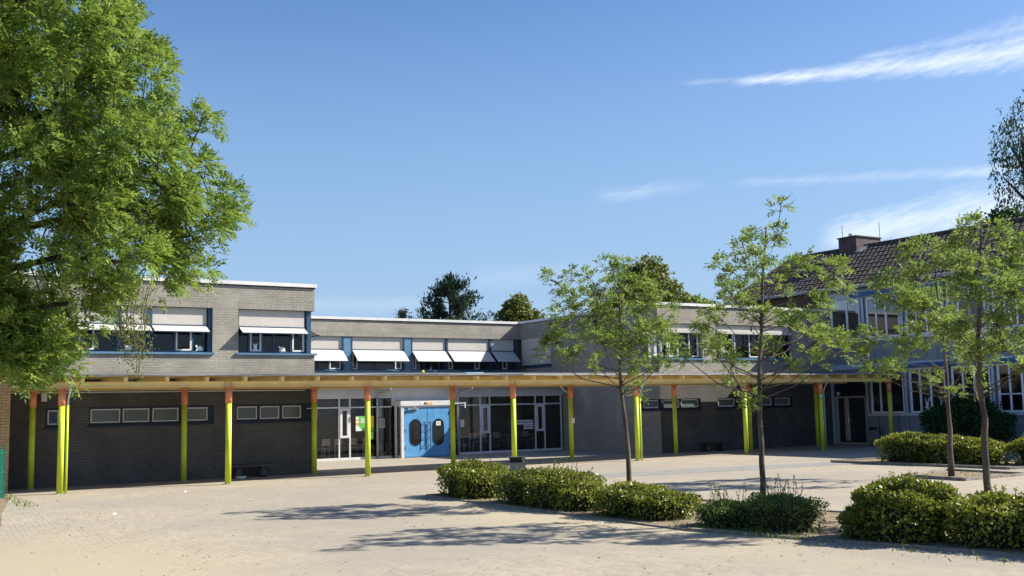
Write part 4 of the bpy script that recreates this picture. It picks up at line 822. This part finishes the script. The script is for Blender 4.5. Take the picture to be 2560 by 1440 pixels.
# ------------------------------------------------------------------ shrubs
def shrub(name, label, lumps, n, size, mat, seed, sprigs=0, sprig_h=.22, group=None, cat='hedge', spread=.10):
    rng = np.random.default_rng(seed); L_ = np.array(lumps, float); base = (*L_[:, :2].mean(0), 0.0); t_ = thing(name, label, cat, base, group)
    area = (L_[:, 3] * L_[:, 5] + L_[:, 4] * L_[:, 5] + L_[:, 3] * L_[:, 4]); k = rng.choice(len(L_), n, p=area / area.sum())
    d = unit(rng.normal(0, 1, (n, 3))); d[:, 2] = np.where(d[:, 2] < -.35, -d[:, 2], d[:, 2]); c, r = L_[k, :3], L_[k, 3:6]
    wob = 1 + .10 * np.sin(d[:, 0] * 7 + k) * np.sin(d[:, 1] * 6 + 2 * k) + .08 * np.sin(d[:, 2] * 9 + d[:, 0] * 5 + k)
    sq = (np.abs(d) ** 2.5).sum(1) ** (-1 / 2.5)      # clipped shrubs are boxier than an ellipsoid
    low = d[:, 2] < .1; hz = np.hypot(d[:, 0], d[:, 1]) + 1e-6; wall_ = (rng.random(n) < .8) & low
    d[wall_, 0] *= (.97 / hz)[wall_]; d[wall_, 1] *= (.97 / hz)[wall_]; d[wall_, 2] = -rng.random(wall_.sum()) * 1.0; sq[wall_] = 1.0
    P_ = c + d * r * (sq * wob * (1 - np.abs(rng.normal(0, spread, n))))[:, None] + rng.normal(0, .012, (n, 3))
    keep = P_[:, 2] > .03
    for j in range(len(L_)): q = ((P_ - L_[j, :3]) / L_[j, 3:6]); keep &= ((np.abs(q) ** 3).sum(1) ** (1 / 3) > .72) | (k == j)
    P_, d = P_[keep], d[keep]; m_ = len(P_)
    D = unit(d * .6 + rng.normal(0, .7, (m_, 3)) + np.array([0, 0, .12])); N = unit(d * .7 + rng.normal(0, .55, (m_, 3)) + np.array([0, 0, .35])); Ls = size * rng.uniform(.7, 1.25, m_)
    tint = np.clip(rng.beta(2, 2.4, m_) + .18 * np.sin(P_[:, 0] * 2.3 + P_[:, 1] * 1.7), 0, 1)
    parts = [[P_], [D], [N], [Ls], [tint]]; stm = MB()
    for s_ in range(sprigs):
        j = rng.integers(len(L_)); a = rng.uniform(0, 6.28); q = L_[j, :3] + np.array([math.cos(a) * L_[j, 3] * .7 * rng.random(), math.sin(a) * L_[j, 4] * .7 * rng.random(), L_[j, 5] * .85]); h = sprig_h * rng.uniform(.5, 1.5); lean = rng.normal(0, .22, 2)
        e = q + np.array([lean[0] * h, lean[1] * h, h]); stm.tube([q, (q + e) / 2, e], [.005, .004, .002], 4, False); m2 = int(h / .022) + 3
        tt = rng.random(m2)[:, None]; parts[0].append(q + (e - q) * tt); parts[1].append(unit(rng.normal(0, 1, (m2, 3)) + np.array([0, 0, .5]))); parts[2].append(unit(rng.normal(0, .6, (m2, 3)) + np.array([0, 0, 1]))); parts[3].append(size * rng.uniform(.5, .9, m2)); parts[4].append(rng.random(m2))
    P_, D, N, Ls, tint = [np.concatenate(x) for x in parts]; leaf_mesh('foliage', P_, D, N, Ls, Ls * .62, tint, mat, t_, base)
    for j in range(len(L_)):
        cx, cy, cz, rx, ry, rz = L_[j]; i0 = len(stm.v); nu, nv = 14, 8
        for a in range(nv + 1):
            th = math.pi * a / nv
            for b2 in range(nu):
                ph = 2 * math.pi * b2 / nu; dd = np.array([math.sin(th) * math.cos(ph), math.sin(th) * math.sin(ph), math.cos(th)]); s3 = (np.abs(dd) ** 2.5).sum() ** (-1 / 2.5) * .80 * (1 + .05 * math.sin(5 * ph + j))
                
                if dd[2] < 0: hh = math.hypot(dd[0], dd[1]) + 1e-6; dd[0] *= .88 / hh; dd[1] *= .88 / hh; s3 = .82; dd[2] *= 1.3
                stm.v.append((cx + dd[0] * rx * s3, cy + dd[1] * ry * s3, max(.0, cz + dd[2] * rz * s3)))
        for a in range(nv):
            for b2 in range(nu): q0 = i0 + a * nu + b2; q1 = i0 + a * nu + (b2 + 1) % nu; stm.f.append((q0, q1, q1 + nu, q0 + nu))
    build('stems_and_dark_core', stm, 'twig', t_, True); return t_  # sprig stems plus an added solid dark core that blocks the view through
HG = 'clipped hedge shrubs along the planting bed'
shrub('hedge_shrub', 'rounded hedge shrub nearest the litter bin at the far end of the bed', [(12.9, 22.3, .36, .78, .95, .44), (12.8, 21.65, .30, .6, .62, .36)], 8200, .062, 'leafhedge', 21, 14, .14, group=HG)
shrub('hedge_shrub', 'long dark hedge shrub with loose twigs left of the first tree', [(12.85, 19.6, .33, .75, .95, .36), (12.8, 18.5, .36, .78, .9, .41), (12.75, 17.65, .26, .6, .62, .32)], 12500, .060, 'leafhedge', 22, 40, .24, group=HG)
shrub('hedge_shrub', 'yellow-green hedge shrub in front of the first tree trunk', [(12.8, 16.1, .26, .68, .72, .32), (12.85, 15.25, .22, .62, .55, .28)], 8500, .058, 'leafhedge', 23, 14, .10, group=HG)
shrub('wild_shrub', 'loose weedy shrub with tall sprigs in front of the tall thin tree', [(12.85, 13.55, .18, .55, .60, .24), (13.1, 12.6, .26, .6, .72, .32)], 9000, .045, 'leafweed', 24, 44, .26, cat='shrub', spread=.18)
shrub('hedge_shrub', 'tall near hedge shrub with yellow-green top left of the thick trunk', [(13.6, 10.55, .40, .72, .72, .46), (13.3, 11.05, .2, .42, .34, .24)], 12000, .062, 'leafhedge', 25, 34, .16, group=HG)
shrub('hedge_shrub', 'wide near hedge shrub running out at the right edge', [(14.0, 9.3, .32, .72, .7, .36), (14.4, 8.2, .40, .85, .75, .48), (14.8, 7.0, .40, .85, .9, .44)], 18500, .062, 'leafhedge', 26, 40, .18, group=HG)
shrub('hedge_shrub', 'low boxy hedge in the middle distance in front of the dark bush', [(29.7, 22.75, .44, .7, 1.1, .48), (29.9, 21.6, .42, .75, 1.2, .46), (30.1, 20.5, .38, .7, .85, .40)], 14000, .085, 'leafhedge', 27, 18, .14)
shrub('hedge_shrub', 'hedge shrub cut by the right edge beyond the planter', [(31.0, 19.05, .40, .7, .8, .44), (31.2, 17.8, .40, .7, 1.0, .46)], 7000, .085, 'leafhedge', 28, 5, .14)
shrub('dark_bush', 'large dark green rounded bush against the grey clad wall', [(38.6, 27.4, .85, 1.1, 1.2, .95), (38.7, 26.1, .75, 1.0, 1.1, .85), (38.8, 26.7, 1.25, .9, .9, .85)], 11000, .13, 'leafdark', 29, 40, .45, cat='bush', spread=.14)
# weeds and fallen leaves, uncountable
rng = np.random.default_rng(5); gx = np.concatenate([rng.uniform(11.9, 14.0, 420), 12.4 + rng.normal(0, .25, 260), 24.2 + 2.4 * rng.random(90), 3.6 + .4 * rng.random(160)]); gy = np.concatenate([rng.uniform(8, 22.5, 420), 14 - rng.random(260) * 2.6, 17 + 2 * rng.random(90), 27 + 5.5 * rng.random(160)]); n = len(gx)
P_ = np.stack([gx, gy, np.full(n, .02)], 1); o = leaf_mesh('weeds', P_, unit(rng.normal(0, .5, (n, 3)) + np.array([0, 0, 1])), unit(rng.normal(0, 1, (n, 3))), rng.uniform(.04, .13, n), rng.uniform(.01, .025, n), rng.random(n), 'grass', None); tag(o, kind='stuff')
n = 820; gx = np.concatenate([rng.uniform(2.6, 13, 560), 3.3 + rng.random(140) * 1.6, rng.uniform(10.8, 12, 120)]); gy = np.concatenate([10 + 20 * rng.random(560) ** 1.6, rng.uniform(14, 31, 140), rng.uniform(9, 22, 120)])
P_ = np.stack([gx, gy, np.full(n, .008)], 1); D = rng.normal(0, 1, (n, 3)); D[:, 2] = 0.05; o = leaf_mesh('fallen_leaves', P_, unit(D), unit(rng.normal(0, .25, (n, 3)) + np.array([0, 0, 1])), rng.uniform(.02, .06, n), rng.uniform(.012, .03, n), rng.random(n), 'seed', None); o.data.materials[0] = M['litter']; tag(o, kind='stuff')
for k, (x, y, lb) in enumerate(((7.92, 29.2, 'scrap of white paper on the paving before the second green column'), (4.99, 23.9, 'scrap of white paper on the paving at the lower left'), (22.1, 33.0, 'scrap of white paper in the canopy shadow near the bin'))):
    q = MB().hexa([(x, y, .006), (x + .09, y + .01, .006), (x + .08, y + .06, .006), (x + .01, y + .05, .006), (x + .01, y, .03), (x + .08, y + .02, .02), (x + .07, y + .05, .04), (x + .02, y + .04, .02)]); tag(build('paper_scrap', q, 'paper', None, loc=(x, y, 0)), lb, 'litter', 'paper scraps on the paving')

# ------------------------------------------------------------------ trees beyond the roofs
def far_tree(name, label, base, lumps, n, size, mat, seed, trunk_r=.3, droop=False):
    rng = np.random.default_rng(seed); L_ = np.array(lumps, float); t_ = thing(name, label, 'tree', (*base, 0.0), 'trees beyond the roofs'); area = (L_[:, 3] * L_[:, 5]); k = rng.choice(len(L_), n, p=area / area.sum()); tb = MB()
    d = unit(rng.normal(0, 1, (n, 3))); wob = 1 + .16 * np.sin(d[:, 0] * 6 + k * 2) * np.sin(d[:, 2] * 7 + k) + .1 * np.sin(d[:, 1] * 11 + k)
    P_ = L_[k, :3] + d * L_[k, 3:6] * (wob * (1 - np.abs(rng.normal(0, .16, n))))[:, None]; P_[:, :2] += np.array(base)
    D = unit(d * .4 + rng.normal(0, .8, (n, 3)) + np.array([0, 0, -1.6 if droop else .1])); N = unit(d + rng.normal(0, .5, (n, 3)) + np.array([0, 0, .3])); Ls = size * rng.uniform(.6, 1.3, n)
    leaf_mesh('crown', P_, D, N, Ls, Ls * (.35 if droop else .7), np.clip(rng.beta(2, 2, n) + .2 * np.sin(k * 3.0), 0, 1), mat, t_, (*base, 0.0)); topz = max(L_[:, 2]); tb.tube([(*base, 0), (base[0] + .1, base[1], topz * .5), (base[0], base[1], topz)], [trunk_r, trunk_r * .7, .05], 8)
    for l in L_: tb.tube([(base[0], base[1], max(1.5, l[2] - 2.0)), (base[0] + l[0], base[1] + l[1], l[2])], [trunk_r * .4, .04], 6)
    build('trunk', tb, 'barkdark', t_); return t_
def lat(u, v, z, r, rz=None): q = UV * u + VV * v; return (q[0], q[1], z, r, r, rz or r)
far_tree('broadleaf_tree', 'small rounded broadleaf tree right of the pine beyond the centre roof', (42.5, 66.5), [lat(0, 0, 8.6, 1.3), lat(.9, .3, 8.2, 1.0), lat(-.9, 0, 8.0, 1.0), lat(.2, 0, 9.6, .8), lat(1.5, 0, 8.6, .6), lat(-.5, 0, 9.4, .6)], 4200, .26, 'leafmaple', 41)
far_tree('broadleaf_tree', 'low dark tree between the pine and the rounded tree', (40.0, 69.0), [lat(-.3, 0, 7.6, 1.0, 1.1), lat(.6, 0, 7.4, .9, .9)], 1500, .26, 'leafdark', 42)
far_tree('broadleaf_tree', 'big rounded broadleaf tree behind the first young tree', (48.8, 58.8), [lat(0, 0, 10.2, 1.9, 2.0), lat(-1.5, .3, 9.4, 1.5), lat(1.5, .2, 9.6, 1.4), lat(.2, 0, 11.6, 1.1), lat(-.9, 0, 11.0, .9), lat(2.4, 0, 8.4, 1.1), lat(-2.2, 0, 8.6, 1.0)], 7000, .28, 'leafmaple', 43)
far_tree('broadleaf_tree', 'lower leafy tree right of the big rounded tree', (52.3, 57.0), [lat(-.6, 0, 8.6, 1.5, 1.1), lat(1.0, .2, 8.2, 1.3, .9), lat(2.2, 0, 7.8, .9, .7)], 3800, .26, 'leafash', 44)
far_tree('weeping_birch', 'dark weeping birch at the right edge above the tiled roof', (75.5, 46.0), [lat(-1.0, 0, 21.3, 1.4, 2.0), lat(.8, 0, 22, 2.2, 3.2), lat(-1.5, .4, 18.8, 1.0, 2.4), lat(.6, 0, 17.4, 1.6, 3.0), lat(-.7, 0, 14.8, 1.2, 2.0), lat(1.6, 0, 19, 2, 4)], 4600, .34, 'leafbirch', 45, .35, True)
far_tree('broadleaf_tree', 'dark tree top showing above the tiled roof ridge at right', (64.6, 41.0), [lat(0, 0, 13.2, 1.3, 1.3), lat(1.4, 0, 12.4, 1.3), lat(-1.2, 0, 12.5, 1.0)], 3200, .30, 'leafdark', 46)
def pine(label, base, h, z0, rmax, n_lev, seed, size):
    rng = np.random.default_rng(seed); t_ = thing('pine_tree', label, 'tree', (*base, 0.0), 'trees beyond the roofs'); tb = MB().tube([(*base, 0), (*base, h)], [.35, .04], 8); Ps, Ds = [], []
    for i in range(n_lev):
        f = i / (n_lev - 1); z = z0 + (h - z0) * f; R = rmax * math.sqrt(max(0, 1 - f ** 1.9)) * rng.uniform(.75, 1.1) + .11 * rmax; nb = 6
        for j in range(nb):
            a = rng.uniform(0, 6.28); rr = R * rng.uniform(.55, 1.1); s_ = np.linspace(.15, 1, 9)
            q = np.stack([base[0] + np.cos(a) * rr * s_, base[1] + np.sin(a) * rr * s_, z - .10 * rr * s_ + .38 * rr * s_ ** 3], 1); tb.tube([q[0], q[4], q[8]], [.05, .03, .01], 5, False)
            for k_, c in enumerate(q[2:]):
                m_ = 20; Ps.append(c + rng.normal(0, .07 + .025 * k_, (m_, 3))); Ds.append(unit(rng.normal(0, .6, (m_, 3)) + np.array([math.cos(a) * .5, math.sin(a) * .5, 1.0])))
    P_, D = np.concatenate(Ps), np.concatenate(Ds); n = len(P_); Ls = size * rng.uniform(.7, 1.3, n); leaf_mesh('crown', P_, D, unit(rng.normal(0, 1, (n, 3))), Ls, Ls * .32, rng.random(n), 'leafpine', t_, (*base, 0.0)); build('trunk', tb, 'barkdark', t_)
pine('dark spreading pine tree beyond the roof of the centre block', (36.2, 65.4), 10.95, 6.8, 2.6, 10, 51, .30)
pine('tip of a small dark conifer just above the centre roof coping', (35.6, 71.8), 9.15, 6, .28, 7, 52, .16)
